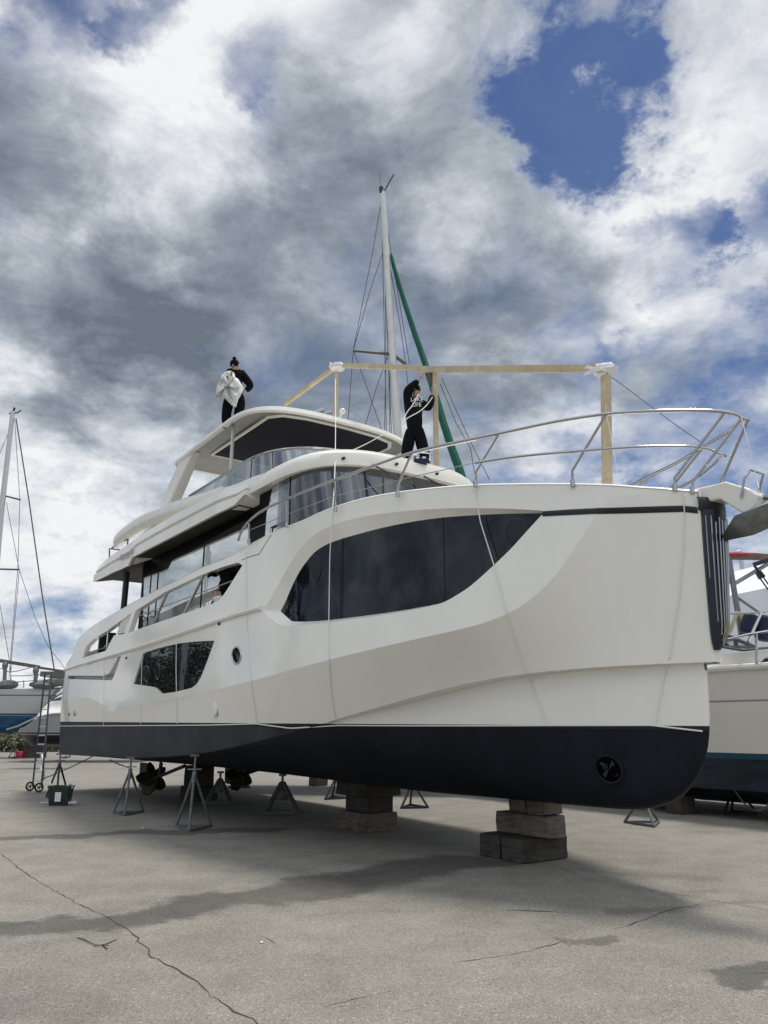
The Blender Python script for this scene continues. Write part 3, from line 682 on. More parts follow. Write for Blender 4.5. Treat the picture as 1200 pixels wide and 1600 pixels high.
# bow thruster tunnel
a, h = onw(955, 1202, lambda a, h: .62+0*a)
def b_low(a, hh):
    k = float(ss(a, 2.5, 12)); p = .62*(1-k)+1.75*k; q = .95*(1-k)+1.75*k; c = float(hC(a)); d = float(hk(a)); s_ = min(1, max(0, (c-hh)/(c-d)))**(1/q); return float(bCi(a))*max(0, 1-s_*s_)**(p/2)
for it in range(6):
    w_ = b_low(a, h); a, h = onw(952, 1202, lambda a, h: w_+0*a)
print('thruster', a, h, w_)
for s in (1, -1):
    dw = []
    for t in np.linspace(0, 2*math.pi, 28, endpoint=False):
        a2 = a+.17*math.cos(t); h2 = h+.17*math.sin(t); dw.append((a2, b_low(a2, h2), h2))
    b = MB(); b.tube([Wd(x, s*(w+.012), z) for x, w, z in dw], .022, 8, closed=True); tn = b.build('thruster_tunnel', 'bottom', yacht)
    b = MB(); wmin = min(w for _, w, _ in dw); b.loft([[Wd(x, s*(w+.010), z) for x, w, z in dw], [Wd(a+(x-a)*.92, s*(w+.009), h+(z-h)*.92) for x, w, z in dw], [Wd(a+(x-a)*.3, s*(b_low(a, h)+.008), h+(z-h)*.3) for x, w, z in dw]], cu=True, capb=True)
    b.build('tunnel_mouth_disc', 'hole_dark', tn)  # flat black disc at the hull skin, the tunnel's inner darkness painted on
    b = MB()
    for k in range(4):
        t = k*math.pi/2+.5; c0 = Vector((math.cos(t), math.sin(t))); c1 = Vector((math.cos(t+.5), math.sin(t+.5)))
        b.add([Wd(a, s*(b_low(a, h)+.012), h), Wd(a+.13*c0.x, s*(b_low(a+.13*c0.x, h+.13*c0.y)+.014), h+.13*c0.y), Wd(a+.11*c1.x, s*(b_low(a+.11*c1.x, h+.11*c1.y)+.014), h+.11*c1.y)], [(0, 1, 2)])
    b.build('thruster_propeller', 'black', tn)
# propellers, shafts, rudders
for s in (1, -1):
    b = MB(); pa, pw_, ph = 15.4, s*1.25, .58
    for k in range(5):
        t0 = 2*math.pi*k/5; rows = []
        for r_ in np.linspace(.07, .42, 7):
            wd = .19*math.sin(math.pi*min(1, (r_+.05)/.5))+.03; rows.append([Wd(pa+u*.13*(1-r_), pw_+r_*math.cos(t0+u*wd/r_*.8), ph+r_*math.sin(t0+u*wd/r_*.8)) for u in np.linspace(-1, 1, 5)])
        b.loft(rows)
    b.tube([Wd(pa-.16, pw_, ph), Wd(pa-.05, pw_, ph), Wd(pa+.12, pw_, ph), Wd(pa+.22, pw_, ph)], [.085, .10, .09, .03], 12)
    b.build('propeller', 'bronze', yacht, solid=.02)
    b = MB(); b.tube([Wd(pa-.1, pw_, ph), Wd(pa-2.2, pw_, .98)], .045, 8); b.beam(Wd(pa-.5, pw_, ph+.05), Wd(pa-.6, pw_, 1.0), .05, .14); b.build('shaft', 'standdark', yacht)
    b = MB(); b.prism([Wd(pa+.35, pw_-.03, .95), Wd(pa+.95, pw_-.03, .95), Wd(pa+.9, pw_-.03, .32), Wd(pa+.42, pw_-.03, .30)], S*.07); b.build('rudder', 'standdark', yacht, bevel=.02)
# ---------------------------------------------------------------- superstructure
cb = MB()
cb.loft([[Wd(a, w, h) for a, w in ((7.0, 1.93), (15.5, 1.93), (15.5, -1.93), (7.0, -1.93))] for h in (4.0, 6.5)], cu=True, capb=True)
cb.build('cabin', 'cabin', yacht)
for s in (1, -1):
    pg = PX([(223, 992), (225, 902), (263, 888), (268, 877), (363, 823), (387, 812), (392, 905), (300, 1010)], lambda a, h: 1.95+0*a)
    q = MB(); v, f = fill(pg, surf=1.95, dt=.2, dh=.6, side=s); q.add(v, f); sw = q.build('window', 'glass_mirror', yacht, recalc=False)
    for x0, y0, x1, y1 in ((319, 849, 317, 960), (236, 898, 234, 980), (247, 895, 245, 980)):
        a0, h0 = onw(x0, y0, lambda a, h: 1.96+0*a); b = MB(); b.beam(Wd(a0, s*1.955, 4.1), Wd(a0, s*1.955, h0), .012, .025, up=S); b.build('seam', 'black', sw)
    # side door and light panel forward
    b = MB(); b.prism([Wd(8.05, s*1.94, 4.05), Wd(6.95, s*1.94, 4.05), Wd(6.95, s*1.94, 6.5), Wd(7.72, s*1.94, 6.5), Wd(7.95, s*1.94, 6.0)], S*s*.03)
    sdr = b.build('side_panel', 'glass_mirror', yacht)
    b = MB(); b.loft([[Wd(a_, s*1.985, h_) for a_, h_ in ((7.72, 4.8), (7.12, 4.8), (7.12, 5.68), (7.72, 5.68))], [Wd(a_, s*1.995, h_) for a_, h_ in ((7.68, 4.84), (7.16, 4.84), (7.16, 5.64), (7.68, 5.64))]], cu=True)
    b.build('door_frame', 'black', sdr)
    # aft post
    b = MB(); b.tube([Wd(16.2, s*2.15, 4.0), Wd(16.2, s*2.15, 6.12)], .085, 12); b.build('support_post', 'black', yacht)
# flybridge deck overhang: fascia + underside
R1 = PX([(145,909),(158,903),(172,896),(200,884),(206,871),(270,838),(333,805),(345,797),(355,787),(366,770)], lambda a, h: 2.5+0*a)
R3 = PX([(146,902),(153,890),(170,874),(200,853),(255,817),(320,782),(372,757),(390,750)], lambda a, h: 2.3+0*a)
f1 = pchip([p[0] for p in R1[::-1]], [p[1] for p in R1[::-1]]); f3 = pchip([p[0] for p in R3[::-1]], [p[1] for p in R3[::-1]])
print('R1', [(round(a, 2), round(h, 2)) for a, h in R1]); print('R3', [(round(a, 2), round(h, 2)) for a, h in R3])
A_ = sorted(set([p[0] for p in R1]+list(np.linspace(R1[-1][0], R1[0][0], 34))))
sd_ = []
def fsec(a):
    t = (a-A_[0])/(A_[-1]-A_[0]); l = float(f1(a)); u = float(f3(a)); u = max(u, l+.04); fw = float(ss(a, A_[0], A_[0]+.9)); wo = 2.28+.22*fw
    g1 = l+(u-l)*.42; g2 = l+(u-l)*.58
    return [(1.9, 6.30 if a < 15.5 else min(6.30, l+.12)), (wo-.06, l+.01), (wo, l), (wo-.02, g1), (wo-.12, g1+.012), (wo-.13, g2-.012), (wo-.045, g2), (wo-.14, u), (wo-.3, u+.02), (1.9, min(6.62, u))]
mfb = MB()
for s in (1, -1):
    mfb.loft([[Wd(a, s*w, h) for w, h in fsec(a)] for a in A_])
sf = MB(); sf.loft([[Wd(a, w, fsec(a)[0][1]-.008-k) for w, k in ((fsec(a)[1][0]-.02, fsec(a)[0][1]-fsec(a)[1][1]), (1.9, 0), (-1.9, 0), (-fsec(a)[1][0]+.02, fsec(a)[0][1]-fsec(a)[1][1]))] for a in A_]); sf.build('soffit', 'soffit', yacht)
mfb.loft([[Wd(a, w, fsec(a)[0][1]) for w in (1.9, -1.9)] for a in A_]); mfb.loft([[Wd(a, w, fsec(a)[-1][1]) for w in (1.9, -1.9)] for a in A_])
for a in (A_[0], A_[-1]):
    sec = fsec(a); mfb.add([Wd(a, w, h) for w, h in sec]+[Wd(a, -w, h) for w, h in sec[::-1]], [tuple(range(len(sec)*2))])
mfb.build('flybridge_deck', 'gel', yacht, ang=22)
# builder's lettering on the fascia
tv, tf = text_geo('Navetta 64', .25, .008, .35)
for s in (1,):
    a0, h0 = onw(197, 870, lambda a, h: 2.5+0*a)
    b = MB(); b.add([Wd(a0-v.x, 2.515-.10*(v.y/.25)*.3+v.z, h0+v.y+.05) for v in tv], tf); b.build('lettering', 'steel', yacht, recalc=False)
# slats (vents) on the flybridge side
for s in (1, -1):
    for i in range(5):
        (a0, h0), (a1, h1) = [onw(x, y, lambda a, h: 2.2+0*a) for x, y in ((222+i*4, 836-i*4.6), (249+i*3, 812-i*3.2))]
        b = MB(); b.beam(Wd(a0, s*2.2, h0), Wd(a1, s*2.2, h1), .03, .05, up=S); b.build('slat', 'gel', yacht)
# flybridge coaming (long rounded side moulding)
for s in (1, -1):
    cpts = PX([(183,848),(190,840),(215,822),(240,809),(270,798),(297,788),(330,776),(350,766)], lambda a, h: 2.15+0*a)
    pts = smooth3([Wd(a, s*2.15, h) for a, h in cpts], 2); n = len(pts)
    b = MB(); b.tube(pts, [(.05+.12*math.sin(math.pi*min(1, (i+2)/(n+1))**.7)+.02) for i in range(n)], 14, flat=1.35); b.build('coaming', 'gel', yacht, ang=60)
    b = MB()
    pl = [onw(x, y, lambda a, h: 2.2+0*a) for x, y in ((171, 857), (171, 874), (200, 843), (199, 854), (187, 848))]
    b.tube([Wd(pl[0][0], s*2.2, pl[0][1]), Wd(pl[1][0], s*2.2, pl[1][1])], .022, 8); b.tube([Wd(pl[2][0], s*2.2, pl[2][1]), Wd(pl[3][0], s*2.2, pl[3][1])], .022, 8)
    b.tube([Wd(pl[0][0], s*1.2, pl[0][1]), Wd(pl[0][0], s*2.15, pl[0][1]), Wd(pl[4][0], s*2.2, pl[4][1]+.02), Wd(pl[2][0], s*2.2, pl[2][1])], .025, 8); b.build('aft_rail', 'wire', yacht)
# brow over the wheelhouse: plan curve wraps round the front
def plan(front, side_a, wmax, n=41, pw=2.6, q=1.0):
    out = []
    for i in range(n):
        u = math.cos(math.pi*i/(n-1)); sg = 1 if u >= 0 else -1
        w = sg*wmax*abs(u)**.0 if False else None
        t = math.pi*(i/(n-1)-.5)
        cx = math.copysign(abs(math.sin(-t))**(2/pw), -t); cy = abs(math.cos(t))**(2/pw)
        out.append((side_a-(side_a-front)*cy, wmax*cx))
    return out
def ring(pl, h, hf=None, sc_=1.0):
    if abs(pl[0][0]-7.9) < .01 and pl[0][1] > 1.9: pl = [(8.7, pl[0][1])]+pl+[(8.7, pl[-1][1])]
    elif abs(pl[0][0]-7.9) < .01: pl = [(8.7, pl[0][1])]+pl+[(8.7, pl[-1][1])]
    a1 = max(p[0] for p in pl); a0 = min(p[0] for p in pl)
    return [Wd(a, w, h+(0 if hf is None else (hf-h)*(a1-a)/(a1-a0))) for a, w in pl]
br = MB()
PW = 3.3; SA = 7.9
P0 = plan(5.42, SA, 2.15, pw=PW); Pt = plan(5.55, SA, 2.06, pw=PW); Pi = plan(6.6, SA, 1.5, pw=PW); Pu = plan(5.62, SA, 2.0, pw=PW)
br.loft([ring(Pu, 6.52), ring(P0, 6.50), ring(plan(5.40, SA, 2.17, pw=PW), 6.56), ring(plan(5.43, SA, 2.14, pw=PW), 6.74), ring(Pt, 6.84), ring(Pi, 6.94), ring(plan(7.6, SA, .3, pw=PW), 6.95)])
br.loft([ring(Pu, 6.52), ring(plan(7.6, SA, .3, pw=PW), 6.52)])
br.build('wheelhouse_roof', 'gel', yacht, ang=35)
# forward part of the side moulding joining the roof to the overhang
# wheelhouse glazing, raked
wg = MB(); wt = plan(5.60, 7.4, 2.0, 61, 3.2); wb = plan(5.25, 7.4, 2.02, 61, 3.2)
rows = [[Wd(a0+(a1-a0)*t, w0+(w1-w0)*t, 6.52-(6.52-5.0)*t) for (a0, w0), (a1, w1) in zip(wt, wb)] for t in np.linspace(0, 1, 6)]
wg.loft(rows); wgo = wg.build('windscreen', 'glass_tint', yacht, ang=60)
for i in (2, 14, 22, 38, 46):
    mu = MB(); mu.tube([r[i]+(r[i]-Wd(7.2, 0, r[i].z-O.z)).normalized()*.006 for r in rows], .022 if i in (22, 38) else .012, 6); mu.build('mullion', 'black', wgo)
ib = MB(); wi = plan(6.4, 7.4, 1.93, 21); ib.loft([[Wd(a, w, h) for a, w in wi] for h in (4.9, 6.5)]); ib.build('interior_bulkhead', 'black', yacht)
for rng0, rng1 in ((3, 12), (15, 21), (25, 30)):
    ct = MB(); rws = []
    for t in (0.02, .5, 1.0):
        rw = []
        for i in np.linspace(rng0, rng1, 50):
            k = int(i); fr = i-k; a0, w0 = wt[k]; a1, w1 = wb[k]; a2, w2 = wt[min(k+1, 60)]; a3, w3 = wb[min(k+1, 60)]
            A = (a0+(a2-a0)*fr)*(1-t)+(a1+(a3-a1)*fr)*t; Wq = (w0+(w2-w0)*fr)*(1-t)+(w1+(w3-w1)*fr)*t; off = .10+.035*math.sin(i*7.5)
            rw.append(Wd(A+off*.8, Wq*(1-off*.45), 6.48-1.45*t))
        rws.append(rw)
    ct.loft(rws); ct.build('curtain', 'curtain', yacht)
for x_ in (1.15, -.05, -1.25):
    b = MB(); b.tube([Wd(5.42, x_, 6.50), Wd(5.25, x_-.22, 6.35), Wd(5.12, x_-.55, 6.12)], [.02, .016, .01], 6); b.tube([Wd(5.13, x_-.25, 6.16), Wd(5.05, x_-.8, 6.05)], .01, 5); b.build('wiper', 'black', yacht)
for x_ in (1.6, .62, -.35):
    b = MB(); b.tube([Wd(5.41 if x_ < 1 else 5.72, x_, 6.60), Wd(5.36 if x_ < 1 else 5.66, x_, 6.60)], .028, 8); b.build('light', 'black', yacht)
# flybridge windscreen with its rail
def flyc(h): return plan(6.95, 9.0, 2.12, 61, 2.7)
fr_top = [(11.86, 2.12), (11.0, 2.12), (10.2, 2.12)]+plan(6.95, 9.0, 2.12, 61, 2.7)+[(10.2, -2.12), (11.0, -2.12), (11.86, -2.12)]
fr_bot = [(11.86, 2.16), (11.0, 2.16), (10.2, 2.16)]+plan(6.75, 9.0, 2.12, 61, 2.5)+[(10.2, -2.16), (11.0, -2.16), (11.86, -2.16)]
hb_ = pchip([6.7, 7.6, 8.75, 10.1, 11.9], [6.95, 6.86, 6.88, 7.0, 7.22])
q = MB(); q.loft([[Wd(a, w, 7.29) for a, w in fr_top], [Wd(a, w, min(7.26, float(hb_(a)))) for a, w in fr_bot]]); fg = q.build('flybridge_glass', 'glass_fly', yacht, ang=60)
b = MB(); b.tube([Wd(a, w, 7.31) for a, w in fr_top], .028, 8); b.build('glass_rail', 'steel', fg)
for i in (6, 12):
    b = MB(); b.tube([Wd(fr_top[i][0], fr_top[i][1], 7.29), Wd(fr_bot[i][0], fr_bot[i][1], float(hb_(fr_bot[i][0])))], .012, 6); b.build('mullion', 'black', fg)
# flybridge bulwark beneath the glass
q = MB(); q.loft([[Wd(a, w, min(7.26, float(hb_(a)))+.01) for a, w in fr_bot], [Wd(a+.0, w*1.015, min(7.26, float(hb_(a)))-.02) for a, w in fr_bot], [Wd(a, w*1.03, 6.62) for a, w in fr_bot]]); q.build('flybridge_bulwark', 'gel', yacht, ang=40)
# helm console and seats (dark shapes behind the glass)
q = MB(); q.prism([Wd(8.3, -.9, 6.6), Wd(9.1, -.9, 6.6), Wd(8.9, -.9, 7.42), Wd(8.5, -.9, 7.38)], S*1.6); q.build('console', 'black', yacht, bevel=.03)
# hardtop
def htplan(e, n=49):
    pts = []
    fa, sa, wm = 7.93+e, 9.6, 2.22-e
    for i in range(n):
        t = math.pi*(i/(n-1)-.5); pw = 3.1
        pts.append((sa-(sa-fa)*abs(math.cos(t))**(2/pw), wm*math.copysign(abs(math.sin(-t))**(2/pw), -t)))
    pts += [(11.5, -wm+.03), (13.05-e, -wm+.08), (13.2-e, -wm+.3), (13.2-e, wm-.3), (13.05-e, wm-.08), (11.5, wm-.03)]
    return pts
ht = MB(); HB = 8.42
def hring(e, h): return [Wd(a, w, h-.035*max(0, 9.6-a)**1.5) for a, w in htplan(e)]
ht.loft([hring(.10, HB+.02), hring(.03, HB), hring(0, HB+.04), hring(.02, HB+.12), hring(.12, HB+.18), hring(.7, HB+.21), hring(1.7, HB+.22)], cu=True, capb=True)
hto = ht.build('hardtop', 'gel', yacht, ang=40)
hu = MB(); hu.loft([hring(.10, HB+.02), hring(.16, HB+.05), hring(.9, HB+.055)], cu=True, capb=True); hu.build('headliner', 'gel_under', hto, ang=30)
pn = [(11.75, 1.62), (8.75, 1.62), (8.45, 1.42), (8.3, .9), (8.25, 0), (8.3, -.9), (8.45, -1.42), (8.75, -1.62), (11.75, -1.62)]
def pr3(e, h): 
    cx, cw = 10, 0
    return [Wd(a+(cx-a)*e/2, w*(1-e/1.7), h-.035*max(0, 9.6-a)**1.5) for a, w in pn]
hp = MB(); hp.loft([pr3(-.07, HB+.045), pr3(-.05, HB+.012), pr3(0, HB+.012), pr3(.02, HB+.03)], cu=True); hp.build('panel_frame', 'gel', hto, ang=20)
hp = MB(); hp.add(pr3(.015, HB+.028), [tuple(range(len(pn)))]); hp.build('sunroof_panel', 'htpanel', hto)
for s in (1, -1):
    b = MB()   # raked arch leg: box section
    lo = [(14.3, 2.1), (13.3, 2.12), (13.2, 1.86), (14.2, 1.84)]; hi = [(12.75, 2.12), (11.85, 2.12), (11.8, 1.9), (12.7, 1.9)]
    b.loft([[Wd(a, s*w, 6.62) for a, w in [(x[0]+.55, x[1]) for x in lo]], [Wd(a, s*w, 7.45) for a, w in lo], [Wd(a, s*w, HB+.05) for a, w in hi]], cu=True, capa=True, capb=True)
    b.build('arch_leg', 'gel', yacht, bevel=.03, ang=25)
    b = MB(); b.tube([Wd(9.75, s*2.0, 6.8), Wd(9.75, s*2.0, HB+.04)], .042, 12); b.build('post', 'alu', yacht)
    b = MB(); b.ball(Wd(13.0, s*2.05, HB-.02), .05, 8); b.build('light', 'print', yacht)
    b = MB(); b.tube([Wd(13.14, s*1.9, HB+.02), Wd(13.28, s*1.9, HB+.02)], .07, 10); b.build('speaker', 'gel', yacht)
b = MB(); b.ball(Wd(8.05, .15, 8.70), .07, 8); b.tube([Wd(8.2, .15, 8.55), Wd(8.05, .15, 8.7)], .03, 8); b.build('camera_dome', 'gel', yacht)
b = MB(); b.tube([Wd(8.5, .55, 8.62), Wd(8.25, .3, 8.68)], [.04, .085], 10); b.tube([Wd(8.5, .75, 8.62), Wd(8.25, .5, 8.68)], [.04, .085], 10); b.build('horn', 'steel', yacht)
# ---------------------------------------------------------------- guard rails
def brail(a): return float(bU(max(a, -.36)))
def bR(nose):
    w1 = float(bU(1.5))+.30
    def f(a, h=0):
        a = np.asarray(a, float); u = np.clip((1.5-a)/(1.5+nose), 0, 1)
        return np.where(a > 1.5, bU(a)+.03+.27*(1-ss(a, 1.2, 6.5)), w1*(1-u**1.3)**.8)
    return f
topx = [(372,845),(377,830),(388,815),(410,797),(447,780),(485,764),(530,747),(580,729),(633,710),(680,698),(733,687),(800,673),(850,662),(900,653),(950,646),(1000,643),(1050,641.5),(1090,641),(1120,642),(1140,645),(1153,649),(1160,654)]
midx = [(743,723),(800,714),(850,709),(900,705),(950,701),(1000,698),(1040,697),(1075,697),(1100,700),(1114,704),(1121,709)]
RAILS = {}
for nm, px_, sh, rad in (('top_rail', topx, .97, .024), ('middle_rail', midx, .62, .019)):
    f_ = bR(sh); st = [onw(x, y, f_) for x, y in px_]; st = [(a, float(f_(a)), h) for a, h in st]
    print(nm, [(round(a, 2), round(w, 2), round(h, 2)) for a, w, h in st[-6:]])
    al, wl_, hl = st[-1]
    st += [(al*.35-sh*.65, wl_*.55, hl-.01), (-sh-.005, wl_*.2, hl-.02)]
    full = st+[(a, -w, h) for a, w, h in st[::-1]]
    b = MB(); b.tube(smooth3([Wd(*p) for p in full], 1), rad, 8); b.build(nm, 'steel', yacht, ang=60)
ft = bR(.97)
for s in (1, -1):
    for seq in ([(389,847),(389,818)], [(448,822),(448,783)], [(524,797),(524,770),(523,748)], [(621,773),(622,757),(643,709)], [(743,758),(744,738),(780,678)], [(895,757),(894,736),(947,648)], [(1055,764),(1054,747),(1132,645)], [(1082,768),(1083,753),(1158,654)]):
        if s < 0 and seq[0][0] == 1055: continue
        pts = []
        for k, (x, y) in enumerate(seq):
            fn = ft if k == len(seq)-1 else bU
            if len(seq) == 3 and k == 1: fn = lambda a, h=0: bU(a)+0
            a, h = onw(x, y, (lambda a, h, fn=fn: fn(a))); pts.append((a, float(fn(a)), h))
        b = MB()
        b.tube([Wd(a, s*w, h) for a, w, h in pts], .019, 8); a, w, h = pts[0]; b.tube([Wd(a, s*w, h-.03), Wd(a, s*w, h+.06)], .032, 8); b.build('stanchion', 'steel', yacht, ang=60)
    b = MB(); wl = [onw(x, y, lambda a, h: bU(a)) for x, y in ((389,829),(448,804),(524,775),(575,763),(640,746),(743,723))]; b.tube([Wd(a, s*brail(a), h) for a, h in wl], .007, 5); b.build('lifeline', 'steel', yacht)
# bow fittings: cleat, anchor roller arm, anchor
b = MB(); ca, ch = onw(1015, 762, lambda a, h: bU(a)-.25)
c0_ = onw(1008, 766, lambda a, h: -.2+0*a)[0]; c1_ = onw(1034, 766, lambda a, h: -.2+0*a)[0]; b.tube([Wd(c0_, -.2, 4.8), Wd(c0_, -.2, 5.02)], .022, 8); b.tube([Wd(c1_, -.2, 4.8), Wd(c1_, -.2, 5.0)], .022, 8); b.tube([Wd(c0_+.06, -.2, 5.03), Wd(c1_-.06, -.2, 5.01)], .022, 8); b.build('cleat', 'steel', yacht)
arm = [(-.14, 4.78), (-.5, 4.76), (-.68, 4.76), (-.95, 4.60), (-1.05, 4.50), (-1.0, 4.36), (-.86, 4.30), (-.58, 4.56), (-.42, 4.56), (-.14, 4.56)]
b = MB(); b.prism([Wd(a, .16, h) for a, h in arm], -S*.32); b.build('anchor_roller', 'gel', yacht, bevel=.02)
b = MB(); b.tube([Wd(-.86, .18, 4.5), Wd(-.93, .18, 4.72), Wd(-1.0, .14, 4.82), Wd(-1.0, -.14, 4.82), Wd(-.93, -.18, 4.72), Wd(-.86, -.18, 4.5)], .014, 6); b.build('anchor_guard', 'steel', yacht)
anc = MB()
for s in (1, -1):
    anc.add([Wd(-.42, 0, 4.10), Wd(-.76, s*.20, 4.30), Wd(-1.25, s*.26, 4.36), Wd(-1.35, s*.1, 4.30), Wd(-1.25, 0, 4.19), Wd(-.85, 0, 4.10)], [(0, 1, 5), (1, 2, 3, 4), (1, 4, 5)])
anc.tube([Wd(-1.25, 0, 4.28), Wd(-1.1, 0, 4.48), Wd(-.3, 0, 4.66)], .035, 6)
ao = anc.build('anchor', 'steel_dull', yacht, solid=.025)
#MARK2
# ================================================================ objects round the yacht
def box_aw(a0, a1, w0, w1, h0, h1, rot=0, mb=None):
    b = mb or MB(); ca, cw = (a0+a1)/2, (w0+w1)/2; c_, s_ = math.cos(rot), math.sin(rot)
    la, lw = abs(a1-a0), abs(w1-w0); along = la > lw; n = 9; rows = []; hh = h1-h0
    T = min(la, lw); sec = []                                    # chamfered, slightly worn cross-section
    for (x, y), (nx, ny) in zip(((-1, -1), (1, -1), (1, 1), (-1, 1)), ((1, -1), (1, 1), (-1, 1), (-1, -1))):
        sec += [(x*T/2-(0 if x*nx < 0 else x*.02), y*hh/2), (x*T/2, y*hh/2)]
    cf = .016; sec = [(-T/2+cf, -hh/2), (0, -hh/2), (T/2-cf, -hh/2), (T/2, -hh/2+cf), (T/2, 0), (T/2, hh/2-cf), (T/2-cf, hh/2), (0, hh/2), (-T/2+cf, hh/2), (-T/2, hh/2-cf), (-T/2, 0), (-T/2, -hh/2+cf)]
    off = [(random.uniform(-.010, .010), random.uniform(-.004, .004)) for _ in sec]
    for k in range(n):
        t = (k/(n-1)-.5)*max(la, lw); e = .012 if k in (0, n-1) else 0; rw = []
        for (x, y), (ox, oy) in zip(sec, off):
            jx = random.uniform(-.004, .004)+ox; jy = random.uniform(-.002, .002)+oy
            xx = x*(1-e*2)+jx; yy = min(max(y*(1-e*2)+jy, -hh/2), hh/2)
            A, Wq = (t, xx) if along else (xx, t); rw.append(Wd(ca+A*c_-Wq*s_, cw+A*s_+Wq*c_, (h0+h1)/2+yy))
        rows.append(rw)
    return b.loft(rows, cu=True, capa=True, capb=True)
def block(a0, a1, w0, w1, h0, h1, label, rot=0, m='timber', group='timber blocks under the keel'):
    return box_aw(a0, a1, w0, w1, h0+.002, h1-.001, rot).build('timber_block', m, label=label, cat='timber block', group=group, smooth=False)
aC, wC = onh(819, 1351, 0); aR, wR = onh(886, 1341, 0); aL, wL = onh(792, 1343, 0)
block(aC, aL, wR, wC, 0, .33, 'dark cracked timber at the foot of the front block stack, nearest the camera', m='timber_dark')
block(aL+.06, aL+.50, wR+.05, wC-.02, 0, .33, 'dark timber beside the nearest one at the foot of the front block stack', m='timber_dark', rot=.03)
a1_, w1_ = onh(771, 1300, .33); a2_, w2_ = onh(860, 1311, .33)
block(a2_, a1_, min(w1_, w2_)-.33, (w1_+w2_)/2, .33, .64, 'long weathered grey timber laid across the middle of the front block stack', rot=.02)
a3_, w3_ = onh(757, 1271, .64); a4_, w4_ = onh(851, 1275, .64); am = (a3_+a4_)/2
block(am+.03, a3_, w4_-.38, w4_-.03, .64, .865, 'left grey timber of the pair on top of the front block stack')
block(a4_, am-.03, w4_-.38, w4_, .64, .855, 'right grey timber of the pair on top of the front block stack')
aa, ww = onh(566, 1301, 0); ab, wb_ = onh(629, 1295, 0); ac, wc_ = onh(550, 1292, 0)
block(aa-.1, ac, wb_+.2, ww, 0, .33, 'wide timber at the foot of the second block stack under the keel', rot=-.04)
block(aa-.02, ac-.12, wb_+.25, ww-.08, .33, .62, 'dark squat timber in the middle of the second block stack', m='timber_dark', rot=.05)
block(aa-.15, ac+.05, wb_+.15, ww+.05, .62, .86, 'dark topmost timber of the second block stack touching the keel', m='timber_dark')
aa, ww = onh(290, 1250, 0)
block(aa-.5, aa+.45, ww-.7, ww, 0, .34, 'dark timber at the foot of the far block stack near the propellers', m='timber_dark')
block(aa-.4, aa+.35, ww-.6, ww-.05, .34, .88, 'dark upper timber of the far block stack near the propellers', m='timber_dark')
aa, ww = onh(487, 1228, 0)
block(aa-.2, aa+.2, ww-.5, ww, 0, .33, 'lone dark timber on the asphalt beyond the keel')
aa, ww = onh(1052, 1272, 0)
block(aa-.25, aa+.2, ww-.5, ww, 0, .40, 'dark timber behind the bow between the two motor boats', m='timber_dark')
# thin wedges between stack and keel
for k, (x, y) in enumerate(((775, 1247), (808, 1249))):
    a0, w0 = onh(x, y, .87); b = box_aw(a0-.25, a0+.05, w4_-.3, w4_-.02, .866, .885); b.build('wooden_wedge', 'timber', label=('left', 'right')[k]+' thin wooden wedge between the front block stack and the keel', cat='wedge', group='wedges under the keel', smooth=False)
def tripod(feet, apex, top, label, m='standgrey', chain=None, topz=None, name='jack_stand'):
    P = [gnd(*f) for f in feet]; c = sum(P, Vector())/3; Y = c.y
    A = at(*apex, Y); A.x = A.x*.6+c.x*.4; T = at(*top, Y); T.x = A.x
    if topz: T.z = topz
    r = empty(name, c, 0, label, 'boat stand', 'steel stands propping up the boats')
    for p in P:
        b = MB(); b.tube([p+Vector((0, 0, .02)), A+(p-A)*.03], .028, 8); b.build('leg', m, r)
    b = MB()
    for i in range(3): b.beam(P[i]+Vector((0, 0, .025)), P[(i+1) % 3]+Vector((0, 0, .025)), .05, .045)
    b.build('base_frame', m, r)
    b = MB(); b.tube([A-Vector((0, 0, .18)), A+Vector((0, 0, .03))], .045, 10); b.tube([A+Vector((0, 0, .03)), T-Vector((0, 0, .03))], .022, 8); b.build('screw', 'steel_dull', r)
    b = MB(); b.tube([A+Vector((-.14, 0, .07)), A+Vector((.14, 0, .07))], .014, 6); b.build('handle', 'steel_dull', r)
    b = MB(); b.prism([T+Vector((-.09, -.09, -.02)), T+Vector((.09, -.09, -.02)), T+Vector((.09, .09, -.02)), T+Vector((-.09, .09, -.02))], (0, 0, .035)); b.build('pad', 'timber', r)
    return r, A, T
sA, A_a, _ = tripod([(275,1293),(295,1300),(330,1292)], (303,1208), (304.5,1180), 'grey tubular jack stand in front of the propellers, nearest the camera')
sB, A_b, _ = tripod([(177,1272),(194.5,1275),(224,1269)], (203,1203), (203,1184), 'grey jack stand beside the yellowish propeller, second along the hull', m='standgrey')
sC, A_c, _ = tripod([(72,1246),(88,1250),(106,1240)], (92,1192), (92,1178), 'dark jack stand at the stern corner behind the tote', m='standdark')
tripod([(508,1250),(519,1246),(545,1248)], (527,1212), (527,1202), 'slim dark jack stand left of the second block stack, beyond the keel', m='standdark')
tripod([(627,1264),(641,1259),(669,1263)], (644,1222), (644,1210), 'slim dark jack stand right of the second block stack, beyond the keel', m='standdark')
tripod([(976,1286),(1022,1293),(1029,1286)], (1005,1240), (1005,1225), 'light grey jack stand under the bow, only its feet showing below the hull')
tripod([(1132,1273),(1143,1269),(1183,1273)], (1148,1222), (1148,1212), 'dark jack stand under the neighbouring motor boat at the right edge', m='standdark')
